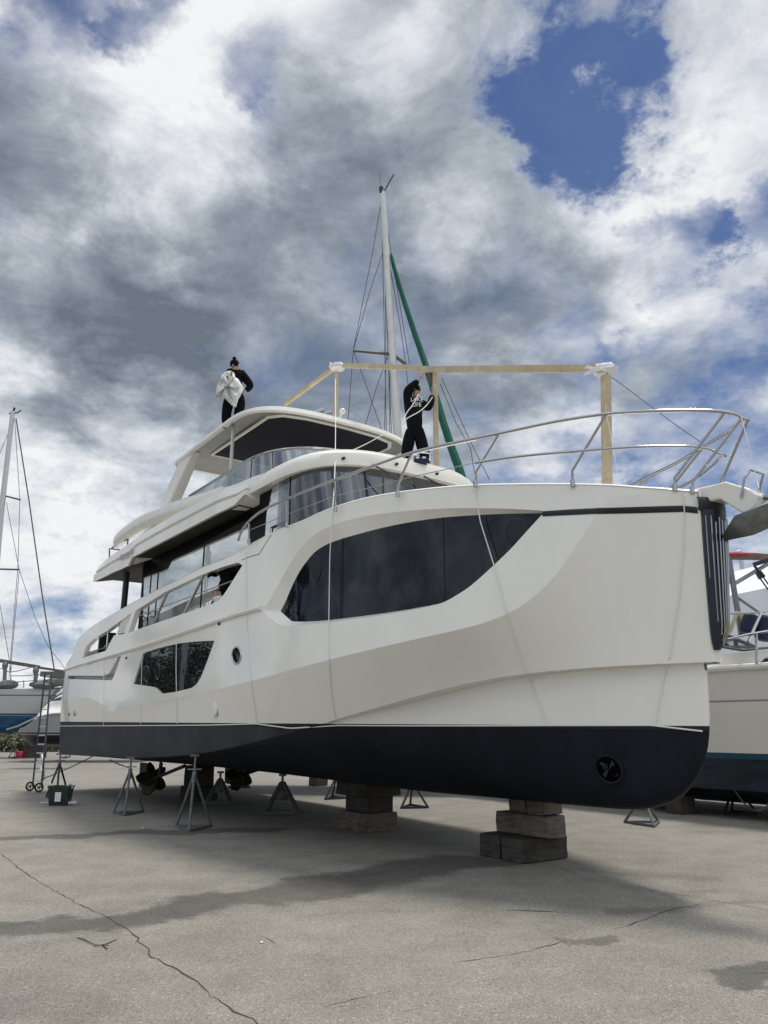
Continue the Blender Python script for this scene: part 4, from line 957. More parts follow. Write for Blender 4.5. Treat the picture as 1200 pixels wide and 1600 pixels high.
def plate_stand(bx0, bx1, by, apex, top, label):
    L0 = gnd(bx0, by); R0 = gnd(bx1, by); w = (R0-L0).x; c = (L0+R0)/2+Vector((0, w*.35, 0)); A = at(*apex, c.y); A.x = c.x; T = at(*top, c.y); T.x = c.x
    T.z = max(T.z, A.z+.08)
    r = empty('plate_stand', c, 0, label, 'boat stand', 'pyramid stands under the keel')
    K = [c+Vector((sx*w/2, sy*w*.38, 0)) for sx, sy in ((-1, -1), (1, -1), (1, 1), (-1, 1))]
    for i, k in enumerate(K):
        b = MB(); tgt = A+(k-c)*.08
        b.beam(k+Vector((0, 0, .01)), tgt, .07, .05); b.build('leg', 'standgrey', r)
    b = MB()
    for i in range(4): b.beam(K[i]+Vector((0, 0, .03)), K[(i+1) % 4]+Vector((0, 0, .03)), .06, .05)
    b.build('base_frame', 'standgrey', r)
    b = MB()
    for i in range(4):
        p, q = K[i], K[(i+1) % 4]; m0 = (p+q)/2
        b.add([A+(p-c)*.09, A+(q-c)*.09, m0.lerp(A, .42)+(q-p)*.20, m0.lerp(A, .42)-(q-p)*.20], [(0, 1, 2, 3)])
    b.build('gusset', 'standgrey', r, solid=.012)
    b = MB(); b.tube([A-Vector((0, 0, .25)), T], .03, 8); b.tube([T-Vector((0, 0, .05)), T], .09, 10); b.build('screw', 'steel_dull', r)
plate_stand(412, 463, 1272, (438, 1222), (438, 1209), 'grey pyramid stand with plate sides under the middle of the keel')
plate_stand(321, 358, 1256, (344, 1217), (344, 1205), 'grey pyramid stand between the propellers and the keel blocks')
# red-brown stand beyond the keel
P = gnd(374, 1231); r = empty('plate_stand', P, 0, 'red-brown stand seen beyond the keel next to a dark post', 'boat stand', 'stands beyond the keel')
for sx in (-.22, .1): b = MB(); b.beam(P+Vector((sx, 0, 0)), P+Vector((sx*.3, 0, 1.1)), .2 if sx > 0 else .07, .08); b.build('leg', 'standred' if sx > 0 else 'standdark', r)
b = MB(); b.beam(P+Vector((-.35, 0, .03)), P+Vector((.35, 0, .03)), .08, .05); b.build('base_frame', 'standdark', r)
# chains between stands
def chainline(p, q, sag, label):
    p = Vector(p); q = Vector(q); pts = [p.lerp(q, t)-Vector((0, 0, sag*4*t*(1-t))) for t in np.linspace(0, 1, 14)]
    b = MB(); b.tube(pts, .014, 6); b.build('chain', 'standdark', label=label, cat='chain', group='chains tying the stands together')
chainline(at(64, 1218, 24.3), at(146, 1181, 23.2), .03, 'dark chain running from the ladder foot up to the stern bottom edge')
chainline(at(172, 1187, 21.0), at(201, 1199, 18.6), .02, 'short dark chain from the hull down to the second jack stand')
# tote in front of the stern stand
c = gnd(93, 1258); r = empty('tote', c, 0, 'dark green plastic tote with white label and two white handles on the asphalt', 'tote')
b = MB(); b.loft([[c+Vector((x*s_, y*s_, z)) for x, y in ((-.25, -.19), (.25, -.19), (.25, .19), (-.25, .19))] for s_, z in ((.84, .005), (1, .42), (1.08, .42), (1.08, .46), (.98, .46), (.82, .05))], cu=True, capa=True, capb=True); b.build('box', 'tote', r, ang=20)
b = MB(); b.prism([c+Vector((x, -.19-.012*(z*2), z)) for x, z in ((-.06, .10), (.09, .10), (.09, .32), (-.06, .32))], (0, -.004, 0)); b.build('label_sticker', 'print', r)
for sx in (-1, 1): b = MB(); b.tube([c+Vector((sx*.28, -.05, .40)), c+Vector((sx*.31, -.05, .46)), c+Vector((sx*.24, -.12, .52)), c+Vector((sx*.2, -.17, .47))], .022, 8); b.build('handle', 'print', r)
c = gnd(108, 1258); b = MB(); b.tube([c+Vector((-.03, 0, .05)), c+Vector((.16, .05, .05))], .045, 10); b.build('cloth_roll', 'bag', label='small white roll lying to the right of the green tote', cat='roll')
c = gnd(74, 1255); b = MB(); b.beam(c+Vector((-.2, 0, .012)), c+Vector((.2, .1, .012)), .09, .02); b.build('paint_stick', 'bag', label='flat white strip lying on the asphalt to the left of the green tote', cat='strip')
# ladder leaning at the stern
p0, p1 = gnd(50, 1236), gnd(64, 1238); q0, q1 = at(70.5, 1052, 25.6), at(80, 1051, 25.6)
r = empty('ladder', (p0+p1)/2, 0, 'tall dark blue wheeled ladder leaning at the stern of the yacht', 'ladder')
for p, q in ((p0, q0), (p1, q1)):
    b = MB(); b.beam(p+Vector((0, 0, .15)), q, .05, .09); b.build('rail', 'ladder', r)
for i in range(13):
    t = (i+.6)/13; b = MB(); b.tube([(p0+Vector((0, 0, .15))).lerp(q0, t), (p1+Vector((0, 0, .15))).lerp(q1, t)], .02, 6); b.build('rung', 'alu', r)
for p in (p0, p1):
    w_ = empty('wheel', p+Vector((-.05, -.06, .14))); w_.parent = r; w_.location = p+Vector((-.05, -.06, .14))-r.location; MW[w_.name] = Matrix.Translation(p+Vector((-.05, -.06, .14)))
    b = MB(); b.tube([p+Vector((-.05+.115*math.cos(t), -.06, .14+.115*math.sin(t))) for t in np.linspace(0, 2*math.pi, 20, endpoint=False)], .028, 8, closed=True); b.build('tyre', 'tyre', w_)
    b = MB(); b.tube([p+Vector((-.05, -.10, .14)), p+Vector((-.05, -.02, .14))], .03, 8)
    for k in range(5): t = k*2*math.pi/5; b.tube([p+Vector((-.05, -.06, .14)), p+Vector((-.05+.1*math.cos(t), -.06, .14+.1*math.sin(t)))], .01, 5)
    b.build('rim', 'black', w_)
b = MB(); b.tube([at(66, 1212, 24.6), at(62, 1192, 24.9), at(65, 1178, 25.0), at(68, 1190, 24.7), at(69, 1218, 24.5)], .03, 6); b.build('strap', 'print', r)
# ---------------------------------------------------------------- timber frame for the winter cover
def tb(p, q, label, w=.085, h=.14, name='lumber_beam'):
    b = MB(); b.beam(p, q, w, h); return b.build(name, 'lumber', label=label, cat='lumber', group='pale lumber of the cover frame', bevel=.004, smooth=False)
YB = [Wd(1.16, 0, 0).y, Wd(5.0, 0, 0).y, Wd(8.5, 0, 0).y, Wd(11.1, 0, 0).y]
def onc(x, y):
    w = -.55*min(1, max(0, (947-x)/267)); a, h = onw(x, y, lambda a, h: w+0*a); return Wd(a, w, h)
tb(onc(655, 574.5), onc(537, 571.5), 'aft lumber length of the ridge beam running to the wrapped joint above the hardtop', h=.105)
b = tb(onc(946, 576), onc(652, 577.5)+S*.02, 'long pale ridge beam over the foredeck, knotty, above the man in the hoodie', h=.125, w=.07)
tb(onc(525, 573), onc(445, 632), 'short lumber length sloping down from wrapped joint to hardtop', h=.10)
pz = onc(526, 576); tb(pz, Vector((pz.x, pz.y, 8.60)), 'lumber post standing on the hardtop under the wrapped joint', .09, .09, 'lumber_post')
pz = onc(679.5, 583); tb(pz, Vector((pz.x, pz.y, 6.80)), 'lumber post beside the man in the hoodie', .12, .10, 'lumber_post')
pz = onc(946.5, 583); pb = onc(948.5, 757); tb(pz, pb+(pb-pz)*.16, 'thick lumber post on the foredeck at the front of the frame', .10, .12, 'lumber_post')
def wrapblob(c, r, label, seed):
    rs = random.Random(seed); b = MB(); n = 9; rows = []
    for i in range(n+1):
        p = math.pi*min(max(i/n, .04), .96); rows.append([c+Vector((math.sin(p)*math.cos(2*math.pi*k/12)*r[0], math.sin(p)*math.sin(2*math.pi*k/12)*r[1], math.cos(p)*r[2]))*1.0+Vector((rs.uniform(-1, 1)*r[0]*.2, rs.uniform(-1, 1)*r[1]*.2, rs.uniform(-1, 1)*r[2]*.2)) for k in range(12)])
    b.loft(rows, cu=True, capa=True, capb=True)
    for k in range(3): v = Vector((rs.uniform(-1, 1), 0, rs.uniform(-.3, .7)))*r[0]*1.9; b.add([c, c+v, c+v*.8+Vector((0, 0, .06))], [(0, 1, 2)])
    return b.build('plastic_wrap', 'wrap', label=label, cat='plastic wrap', group='plastic wrap round the beam joints', ang=25)
wrapblob(onc(528, 573.5), (.20, .15, .11), 'crumpled clear plastic wrap round the left beam joint above the hardtop', 3)
wrapblob(onc(944, 578.5), (.20, .14, .11), 'crumpled clear plastic wrap round the right beam joint above the foredeck', 5)
b = MB(); c = onc(675, 590); b.prism([c+Vector((x, -.08, z)) for x, z in ((-.09, -.11), (.06, -.11), (.06, .07), (-.09, .07))], (0, .1, 0)); b.build('wood_offcut', 'timber', label='small weathered block fixed to the middle post under the ridge beam', cat='block', bevel=.01)
# ---------------------------------------------------------------- cords over the hull
def hullpt(x, y, off=.02):
    a, h = onw(x, y, bfun); 
    if h < float(hC(max(a, -.3))) and a < 6:
        w = 0
        for it in range(5): w = b_low(a, h); a, h = onw(x, y, lambda A, H, w=w: w+0*A)
        return Wd(a, w+off+.01, h)
    return Wd(a, float(bfun(a, h))+off, h)
def cord(pts, label, r=.008, free=()):
    q = []; dn_ = [pts[0]]
    for p, p2 in zip(pts, pts[1:]):
        if len(p) == 2 and len(p2) == 2:
            k = max(1, int(math.hypot(p2[0]-p[0], p2[1]-p[1])/10)); dn_ += [(p[0]+(p2[0]-p[0])*i/k, p[1]+(p2[1]-p[1])*i/k) for i in range(1, k)]
        dn_.append(p2)
    for p in dn_:
        if len(p) == 2: q.append(hullpt(*p))
        else: q.append(at(*p))
    b = MB(); b.tube(smooth3(q, 1), r, 5); return b.build('cord', 'cord', label=label, cat='cord', group='white cords tied over the yacht')
cord([(163,1026),(163.5,1060),(163,1100),(163,1133)], 'white cord hanging over the stern quarter across the balcony recess')
cord([(224,998),(223,1040),(221.5,1090),(221,1132)], 'white cord crossing the left edge of the midships window')
cord([(279,968),(277,1005),(276.5,1045),(278,1131)], 'white cord hanging down across the middle of the midships window')
cord([(385,860),(386,900),(386,953),(391,1040),(396,1085),(403,1131)], 'white cord hanging just right of the round porthole')
yb = Wd(4.75, 2.1, 0).y
cord([(524,592,17.2),(524.5,660,15.4),(523.5,745,12.6),(521,800),(517,870),(515.5,968),(516,1040),(519,1085),(525,1118),(531,1133)], 'long white cord crossing the left part of the big window')
cord([(743,740),(744,765),(752,815),(773,882),(797,968),(826,1052),(858,1133)], 'white cord slanting down across the right tip of the big window')
cord([(1068,765),(1071,800),(1070,860),(1062,940),(1047,1030),(1040,1056),(1026,1133)], 'white cord hanging over the bow beside the stem grille')
cord([(94,1134.5),(200,1134),(330,1133),(402,1131)], 'white cord stretched along the waterline of the stern half', .010)
cord([(402,1131),(455,1138),(531,1133.5),(640,1134),(760,1134),(860,1133.5),(1020,1133.2),(1060,1138),(1100,1142.5)], 'white cord stretched along the waterline of the bow half', .010)
def fcord(pts, label, r=.008, m='cord', name='cord'):
    b = MB(); b.tube(smooth3([at(*p) for p in pts], 2), r, 5); return b.build(name, m, label=label, cat='cord', group='loose lines in the cover frame')
fcord([(607,674,15.2),(590,684,14.9),(570,695,14.6),(545,706,14.2),(526,713,14.0)], 'white rope drooping from the hardtop edge to the wheelhouse roof')
fcord([(654,616,13.7),(646,632,13.6),(634,646,13.6),(630,660,13.5)], 'white rope running across the chest of the man in the hoodie', .010)
fcord([(676,620,13.6),(668,632,13.6),(656,643,13.5),(640,651,13.5),(631,657,13.5)], 'second white rope looping under the lettering on the hoodie', .010)
fcord([(950,585,10.6),(1000,622,10.2),(1050,660,9.9),(1094,690,9.6)], 'thin line from the front post down to the bow rail', .006, 'wire')
fcord([(948,600,10.4),(946,640,10.3),(951,665,10.2),(962,720,10.1),(966,754,10.1)], 'thin white twine trailing down beside the front post', .004)
fcord([(1158,650,8.5),(1168,690,8.4),(1172,705,8.4),(1182,748,8.4),(1186,762,8.3)], 'thin twine hanging from the nose of the bow rail', .005)
fcord([(430,754,16.0),(420,775,15.7),(405,797,15.4)], 'short diagonal stay beside the wheelhouse door', .018, 'steel')
fcord([(640,712,13.2),(672,703,13.2),(720,693,13.2),(744,688,13.4)], 'thin line tied from the rail to the green sail cover', .007)
# ---------------------------------------------------------------- people
def skin(name, V_, E_, m, parent, root=0, sub=1):
    me = bpy.data.meshes.new(name); org = parent.location if parent else Vector()
    me.from_pydata([tuple(Vector(v[0])-org) for v in V_], E_, []); o = bpy.data.objects.new(name, me); sc.collection.objects.link(o); o.parent = parent
    md = o.modifiers.new('skin', 'SKIN'); md.use_smooth_shade = True
    if not me.skin_vertices: me.skin_vertices.new()
    for i, v in enumerate(V_):
        r = v[1]; me.skin_vertices[0].data[i].radius = (r, r) if not isinstance(r, tuple) else r
        me.skin_vertices[0].data[i].use_root = (i == root)
    s2 = o.modifiers.new('sub', 'SUBSURF'); s2.levels = sub; s2.render_levels = sub
    me.materials.append(M[m]); return o
def hand(wr, d, side, curl=.3, n=Vector((0, -1, 0)), m='skin', parent=None, name='hand'):
    """palm, four fingers of unequal length and a thumb leaving its side"""
    d = d.normalized(); x = d.cross(n).normalized()*side; n2 = x.cross(d).normalized(); V_ = [(wr, .024), (wr+d*.045, (.036, .016)), (wr+d*.085, (.036, .014))]; E_ = [(0, 1), (1, 2)]
    for k, l in enumerate((.068, .078, .073, .056)):
        b0 = wr+d*.085+x*(.027-.018*k); i = len(V_); sp = x*(.012-.008*k)
        V_ += [(b0+d*.012, .0088), (b0+d*l*.5+sp*.6+n2*curl*.01, .0082), (b0+d*l*.92+sp+n2*curl*.035, .0070)]; E_ += [(2, i), (i, i+1), (i+1, i+2)]
    i = len(V_); V_ += [(wr+d*.035+x*.036, .011), (wr+d*.065+x*.062, .0095), (wr+d*.09+x*.072, .008)]; E_ += [(1, i), (i, i+1), (i+1, i+2)]
    return V_, E_
def mergeVE(base, add, link):
    V_, E_ = base; k = len(V_); V_ += add[0]; E_ += [(a+k, b+k) for a, b in add[1]]; E_.append((link, k)); return V_, E_
def person(loc, label, J, hat=None, face=Vector((1, 0, .15)), hoodm='cloth_black', fingers=True):
    """J: joint -> world position.  Body is one continuous skinned surface, clothes are children"""
    p = empty('person', loc, 0, label, 'person')
    order = ['pelvis', 'spine', 'chest', 'neck', 'head', 'crown']
    rad = dict(pelvis=.12, spine=.115, chest=(.14, .10), neck=.055, head=.088, crown=.07, shL=.055, elL=.042, wrL=.028, shR=.055, elR=.042, wrR=.028, hiL=.085, knL=.055, anL=.038, toL=.03, hiR=.085, knR=.055, anR=.038, toR=.03)
    names = order+['shL', 'elL', 'wrL', 'shR', 'elR', 'wrR', 'hiL', 'knL', 'anL', 'toL', 'hiR', 'knR', 'anR', 'toR']
    V_ = [(J[n], rad[n]) for n in names]; ix = {n: i for i, n in enumerate(names)}
    E_ = [(ix[a], ix[b]) for a, b in (('pelvis', 'spine'), ('spine', 'chest'), ('chest', 'neck'), ('neck', 'head'), ('head', 'crown'), ('chest', 'shL'), ('shL', 'elL'), ('elL', 'wrL'), ('chest', 'shR'), ('shR', 'elR'), ('elR', 'wrR'), ('pelvis', 'hiL'), ('hiL', 'knL'), ('knL', 'anL'), ('anL', 'toL'), ('pelvis', 'hiR'), ('hiR', 'knR'), ('knR', 'anR'), ('anR', 'toR'))]
    for sd_, w_, e_ in (('L', 'wrL', 'elL'), ('R', 'wrR', 'elR')):
        d = J.get('hd'+sd_, (J[w_]-J[e_]).normalized())
        if fingers: V_, E_ = mergeVE((V_, E_), hand(J[w_]+d*.02, d, 1 if sd_ == 'L' else -1), ix[w_])
    body = skin('body', V_, E_, 'skin', p, 0, 1)
    f = face.normalized(); hd = J['head']; up = (J['crown']-J['neck']).normalized(); rt = f.cross(up).normalized()
    b = MB(); b.ball(hd+f*.095+up*.0, .017, 6, (1, .8, 1.4)); b.build('nose', 'skin', p)
    for s_ in (-1, 1):
        b = MB(); b.ball(hd+f*.082+rt*.033*s_+up*.028, .010, 6); b.build('eye', 'hair', p)
        b = MB(); b.ball(hd+rt*.09*s_, .024, 6, (1, .5, 1.3)); b.build('ear', 'skin', p)
    b = MB(); b.tube([hd+f*.085+rt*.022-up*.045, hd+f*.09-up*.045, hd+f*.085-rt*.022-up*.045], .006, 5); b.build('mouth', 'hair', p)
    b = MB(); b.ball(hd+up*.035-f*.022, .106, 9, (1, 1, .95)); b.build('hat' if hat else 'hair', 'cloth_black', p)
    if hat == 'pom': b = MB(); b.ball(J['crown']+up*.085, .045, 8); b.build('pompom', 'cloth_black', p)
    if hat == 'brim':
        b = MB(); ring_ = [hd+up*.045+(f*math.cos(t)*.17+rt*math.sin(t)*.15)-up*.02*math.cos(2*t) for t in np.linspace(0, 2*math.pi, 24, endpoint=False)]; b.add(ring_, [tuple(range(24))]); b.build('hat_brim', 'cloth_black', p, solid=.012)
    # sweater with sleeves
    def mid(a, b, t): return J[a].lerp(J[b], t)
    W1 = [(mid('pelvis', 'spine', -.35), (.235, .17)), (J['spine'], (.245, .175)), (J['chest'], (.24, .165)), (mid('chest', 'neck', .62), .12), (mid('neck', 'head', .1), .085)]; E1 = [(0, 1), (1, 2), (2, 3), (3, 4)]
    for s_ in 'LR':
        i = len(W1); W1 += [(J['sh'+s_], .12), (mid('sh'+s_, 'el'+s_, .5), .108), (J['el'+s_], .10), (mid('el'+s_, 'wr'+s_, .5), .078), (mid('el'+s_, 'wr'+s_, .95), .058)]
        E1 += [(2, i), (i, i+1), (i+1, i+2), (i+2, i+3), (i+3, i+4)]
    skin('sweater', W1, E1, hoodm, p, 0, 2)
    W1 = [(mid('pelvis', 'spine', .55), (.185, .140)), (mid('pelvis', 'spine', -.12), (.20, .155))]; E1 = [(0, 1)]
    for s_ in 'LR':
        i = len(W1); W1 += [(J['hi'+s_], .145), (mid('hi'+s_, 'kn'+s_, .5), .138), (J['kn'+s_], .125), (mid('kn'+s_, 'an'+s_, .5), .118), (mid('kn'+s_, 'an'+s_, 1.0), .108)]
        E1 += [(1, i), (i, i+1), (i+1, i+2), (i+2, i+3), (i+3, i+4)]
    skin('trousers', W1, E1, 'cloth_navy', p, 0, 2)
    for s_ in 'LR':
        a_, t_ = J['an'+s_], J['to'+s_]; skin('shoe', [(a_+Vector((0, 0, -.01)), .055), (a_.lerp(t_, .5)+Vector((0, 0, -.01)), .05), (t_, .045)], [(0, 1), (1, 2)], 'shoe', p, 0, 1)
    return p
Y1 = Wd(5.85, -.05, 0).y
def j1(x, y, d=0): return at(x, y, Y1+d)
J = dict(pelvis=j1(648, 674), spine=j1(647.5, 655), chest=j1(648, 634), neck=j1(649, 621), head=j1(650.5, 609.5), crown=j1(649.5, 603), shL=j1(638.5, 630), elL=j1(636.5, 609, -.1), wrL=j1(654.5, 594, -.12), hdL=Vector((.45, 0, .9)).normalized(),
         shR=j1(659, 631), elR=j1(671, 637, -.12), wrR=j1(676, 617, -.05), hdR=Vector((.1, -.1, 1)).normalized(),
         hiL=j1(641, 680), knL=j1(636.5, 700, -.05), anL=j1(634, 717.5), toL=j1(638, 721, -.1), hiR=j1(655, 680), knR=j1(661, 701, -.03), anR=j1(667, 718.5), toR=j1(671, 722.5, -.06))
p1 = person(j1(650, 722), 'man in a black hoodie with white lettering reaching up to the ridge beam', J, face=Vector((.8, -.45, .25)))
tv, tf = text_geo('LAKE\nLIFE', .112, .003)
b = MB(); c0 = j1(650.5, 635.5, 0)
b.add([c0+Vector((v.x*.95, -.235+.02*(v.x/.1)**2+v.z, v.y*1.08)) for v in tv], tf); b.build('lettering', 'print', p1, recalc=False)
b = MB(); b.tube([c0+Vector((-.1, -.10, .12)), c0+Vector((-.02, -.15, .09)), c0+Vector((.07, -.11, .12))], .035, 8); b.build('hood', 'cloth_black', p1)
Y2 = Wd(9.5, 1.55, 0).y
def j2(x, y, d=0): return at(x, y, Y2+d)
J = dict(pelvis=j2(367, 613), spine=j2(368, 600), chest=j2(368, 585.5, -.08), neck=j2(367, 577, -.15), head=j2(366, 570.5, -.2), crown=j2(366.5, 566, -.2), shL=j2(358.5, 583, -.1), elL=j2(353, 596, -.25), wrL=j2(359, 588, -.42), hdL=Vector((.3, -.5, .2)).normalized(),
         shR=j2(378, 585, -.05), elR=j2(392.5, 602.5), wrR=j2(383.5, 612, -.05), hdR=Vector((-.8, -.1, -.45)).normalized(),
         hiL=j2(360, 617), knL=j2(354.5, 640), anL=j2(352.5, 664), toL=j2(350, 668, -.1), hiR=j2(374.5, 617), knR=j2(375, 636, -.03), anR=j2(370.5, 659), toR=j2(372, 664, -.1))
zf = 8.66-min(J['toL'].z, J['toR'].z)+.03
p2 = person(j2(366, 664), 'man in black with bobble hat holding a white sheet on the hardtop', J, hat='pom', face=Vector((-.15, -1, -.5)))
# the white sheet he holds: crumpled, with thickness
ol = [(354,580),(361,579),(366,583),(367,589),(372,592),(381,606),(376,618),(372,624),(369,636),(362,632.5),(350,622),(343,620),(337,620.5),(337.5,614),(339,601),(344,594),(347,584)]
q = MB(); cx, cy = 357, 603; rows = []
for k, rr_ in enumerate((.02, .35, .7, 1.0)):
    rows.append([at(cx+(x-cx)*rr_, cy+(y-cy)*rr_, Y2-.40-.10*(1-rr_)+.07*math.sin(i*2.1+k*1.3)) for i, (x, y) in enumerate(ol)])
q.loft(rows, cu=True, capa=True); q.build('white_sheet', 'bag', label='crumpled white sheet of plastic hanging from the hands of the man on the hardtop', cat='sheet', solid=.02, ang=25)
Y3 = Wd(9.1, 2.0, 0).y
def j3(x, y, d=0): return at(x, y, Y3+d)
J = dict(pelvis=j3(366, 912, .3), spine=j3(362, 898, .2), chest=j3(352, 888, .05), neck=j3(344, 890, -.05), head=j3(337, 895, -.1), crown=j3(334, 890, -.12), shL=j3(350, 895, -.2), elL=j3(354, 915, -.3), wrL=j3(343, 927, -.42), hdL=Vector((-.8, -.1, -.4)).normalized(),
         shR=j3(357, 886, .25), elR=j3(352, 906, .2), wrR=j3(342, 920, .1), hdR=Vector((-.8, -.1, -.5)).normalized(),
         hiL=j3(364, 916, .2), knL=j3(352, 930, .1), anL=j3(360, 946, .1), toL=j3(352, 949, .1), hiR=j3(369, 914, .4), knR=j3(356, 930, .4), anR=j3(364, 944, .4), toR=j3(356, 947, .4))
person(Vector((J['anL'].x, J['anL'].y, 4.0)), 'man in a black jacket and dark hat bending over in the side deck opening', J, hat='brim', face=Vector((-.7, -.3, -.6)))
b = MB(); b.ball(j3(344, 936, -.5), .12, 8, (1.3, .8, .6)); b.build('white_cloth', 'bag', label='small white cloth under the hand of the man in the side deck opening', cat='cloth')
# tool box at the feet of the man in the hoodie
c = j1(657.5, 724.5, -.35); b = MB(); r = empty('crate', c, 0, 'small open tool crate with pale handle on the wheelhouse roof at the man\'s feet', 'crate')
b.loft([[c+Vector((x, y, z)) for x, y in ((-.13, -.1), (.12, -.1), (.12, .1), (-.13, .1))] for z in (0, .12)], cu=True, capa=True); b.build('body', 'fender', r, solid=.015)
b = MB(); b.tube([c+Vector((-.02, -.11, .19)), c+Vector((.17, -.11, .17)), c+Vector((.17, -.11, .02))], .014, 6); b.build('handle', 'print', r)
for x_ in (-.08, .07): b = MB(); b.ball(c+Vector((x_*.8, -.07, .09)), .045, 6, (1.2, 1, .6)); b.build('content', 'print', r)
# ---------------------------------------------------------------- other boats
def gen_hull(name, st, mats, parent, wl=None, solidify=False):
    """st: list of (origin point on the centreline, side vector, half beam sheer, half beam chine, h sheer, h chine, h keel)"""
    b = MB()
    for sg in (1, -1):
        b.loft([[c+sv*(sg*bs)+Vector((0, 0, hs)), c+sv*(sg*(bs*.72+bc*.28))+Vector((0, 0, hs*.55+hc*.45)), c+sv*(sg*bc)+Vector((0, 0, hc)), c+sv*(sg*bc*.55)+Vector((0, 0, hc*.35+hk_*.65)), c+Vector((0, 0, hk_))] for c, sv, bs, bc, hs, hc, hk_ in st])
    b.loft([[c+sv*bs+Vector((0, 0, hs)), c+Vector((0, 0, hs+.08)), c-sv*bs+Vector((0, 0, hs))] for c, sv, bs, bc, hs, hc, hk_ in st])
    c, sv, bs, bc, hs, hc, hk_ = st[-1]
    b.add([c+sv*bs+Vector((0, 0, hs)), c-sv*bs+Vector((0, 0, hs)), c-sv*bc+Vector((0, 0, hc)), c+Vector((0, 0, hk_)), c+sv*bc+Vector((0, 0, hc))], [(0, 1, 2, 3, 4)])
    return b.build(name, mats, parent, ang=35)
def paint(name, white, anti, wl, band=None):
    global nt
    m = bpy.data.materials.new(name); m.use_nodes = True; nt = m.node_tree; bs = nt.nodes['Principled BSDF']; tcn = N('ShaderNodeTexCoord'); s_ = N('ShaderNodeSeparateXYZ'); L(tcn.outputs['Object'], s_.inputs[0])
    n = noise(tcn.outputs['Object'], 1.6, 8, .65); mp = N('ShaderNodeMapping'); mp.inputs['Scale'].default_value = (.6, .6, 3.2); L(tcn.outputs['Object'], mp.inputs[0]); n2_ = noise(mp.outputs[0], 1.3, 7, .68)
    a = N('ShaderNodeMix', data_type='RGBA'); L(n.outputs['Fac'], a.inputs[0]); a.inputs[6].default_value = (*[c_*.85 for c_ in white], 1); a.inputs[7].default_value = (*white, 1)
    rp = N('ShaderNodeValToRGB'); L(n2_.outputs['Fac'], rp.inputs[0]); rp.color_ramp.elements[0].position = .42; rp.color_ramp.elements[1].position = .58
    c = N('ShaderNodeMix', data_type='RGBA'); L(rp.outputs[0], c.inputs[0]); c.inputs[6].default_value = (*[c_*.45 for c_ in anti], 1); c.inputs[7].default_value = (*[c_*1.4 for c_ in anti], 1)
    f = N('ShaderNodeMix', data_type='RGBA'); L(math_('LESS_THAN', s_.outputs[2], wl), f.inputs[0]); L(a.outputs[2], f.inputs[6]); L(c.outputs[2], f.inputs[7]); col = f.outputs[2]
    for z0, z1, cc in (band or []):
        k = math_('MULTIPLY', math_('GREATER_THAN', s_.outputs[2], z0), math_('LESS_THAN', s_.outputs[2], z1)); q = N('ShaderNodeMix', data_type='RGBA'); L(k, q.inputs[0]); L(col, q.inputs[6]); q.inputs[7].default_value = (*cc, 1); col = q.outputs[2]
    L(col, bs.inputs['Base Color']); bs.inputs['Roughness'].default_value = .3; M[name] = m; return name
# neighbouring express cruiser to the right
WC, HBm = -9.15, 2.05
nb = empty('express_cruiser', Wd(6, WC, 0), math.atan2(F.y, F.x), 'white express cruiser with patchy blue bottom right behind the bow of the yacht', 'motor boat')
def nbh(x, y, w=WC+HBm): return onw(x, y, lambda a, h: w+0*a)
(sa, sh_), (sb, shb) = nbh(1112, 1052), nbh(1199, 1037); (ca_, chh), (cb_, chb) = nbh(1112, 1235), nbh(1199, 1238); wla, wlh = nbh(1150, 1177)
print('neighbour', sa, sh_, sb, shb, chh, chb, wlh)
paint('cruiser_paint', (.78, .76, .70), (.004, .016, .034), wlh, [(wlh-.12, wlh, (.012, .065, .11)), (sh_-.62, sh_-.58, (.3, .29, .27))])
st = []
for a in [-7.5, -7.2, -6.6, -5.6, -4, -2, 0, 3, 6, 9, 12]:
    t = min(1, max(0, (a+7.5)/6)); k = 1-(1-t)**2.2; hs = sh_+(shb-sh_)/(sb-sa)*(min(a, 3)-sa)
    st.append((Wd(a, WC, 0), S, HBm*k+.02, (HBm-.25)*k+.01, hs, (chh+chb)/2+(.9*(1-t)**1.5), (chh+chb)/2-.42+1.6*(1-t)**2))
gen_hull('hull', st, 'cruiser_paint', nb)
b = MB()
for sg in (1, -1): b.tube([c+S*(sg*(bs+.01))+Vector((0, 0, hs-.04)) for c, sv, bs, bc, hs, hc, hk_ in st], .07, 8)
b.build('gunwale', 'gel', nb)
b = MB()
b.loft([[Wd(a, WC+w, z) for a, z in ((-4.5, shb+.05), (-2, shb+.30), (2, sh_+.42), (7, sh_+.42), (11, sh_+.3))] for w in (-1.75, 1.75)])
b.loft([[Wd(a, WC+sg*1.75, z+k) for a, z in ((-4.5, shb+.05), (-2, shb+.30), (2, sh_+.42), (7, sh_+.42), (11, sh_+.3))] for sg in (1,) for k in (0, -.5)])
b.build('cabin_top', 'gel', nb, ang=20)
b = MB(); b.loft([[Wd(a, WC+1.78, z) for a, z in ((3.5, sh_+.02), (3.2, sh_+.26), (-1.5, shb+.06), (-1.6, shb+.0))] for _ in (0,)]+[[Wd(a, WC+1.80, z) for a, z in ((3.5, sh_-.02), (3.2, sh_+.02), (-1.5, shb+.0), (-1.6, shb-.02))]]); b.build('dark_band', 'blackgloss', nb)  # black band between gunwale and cabin top
Yn = Wd(3.0, WC+1.2, 0).y
def an(x, y, d=0): return at(x, y, Yn+d)
print('Yn', Yn)
b = MB(); b.add([an(1100, 978), an(1140, 994), an(1181, 1011), an(1100, 1011)], [(0, 1, 2, 3)]); b.build('windscreen', 'glass_fly', nb)
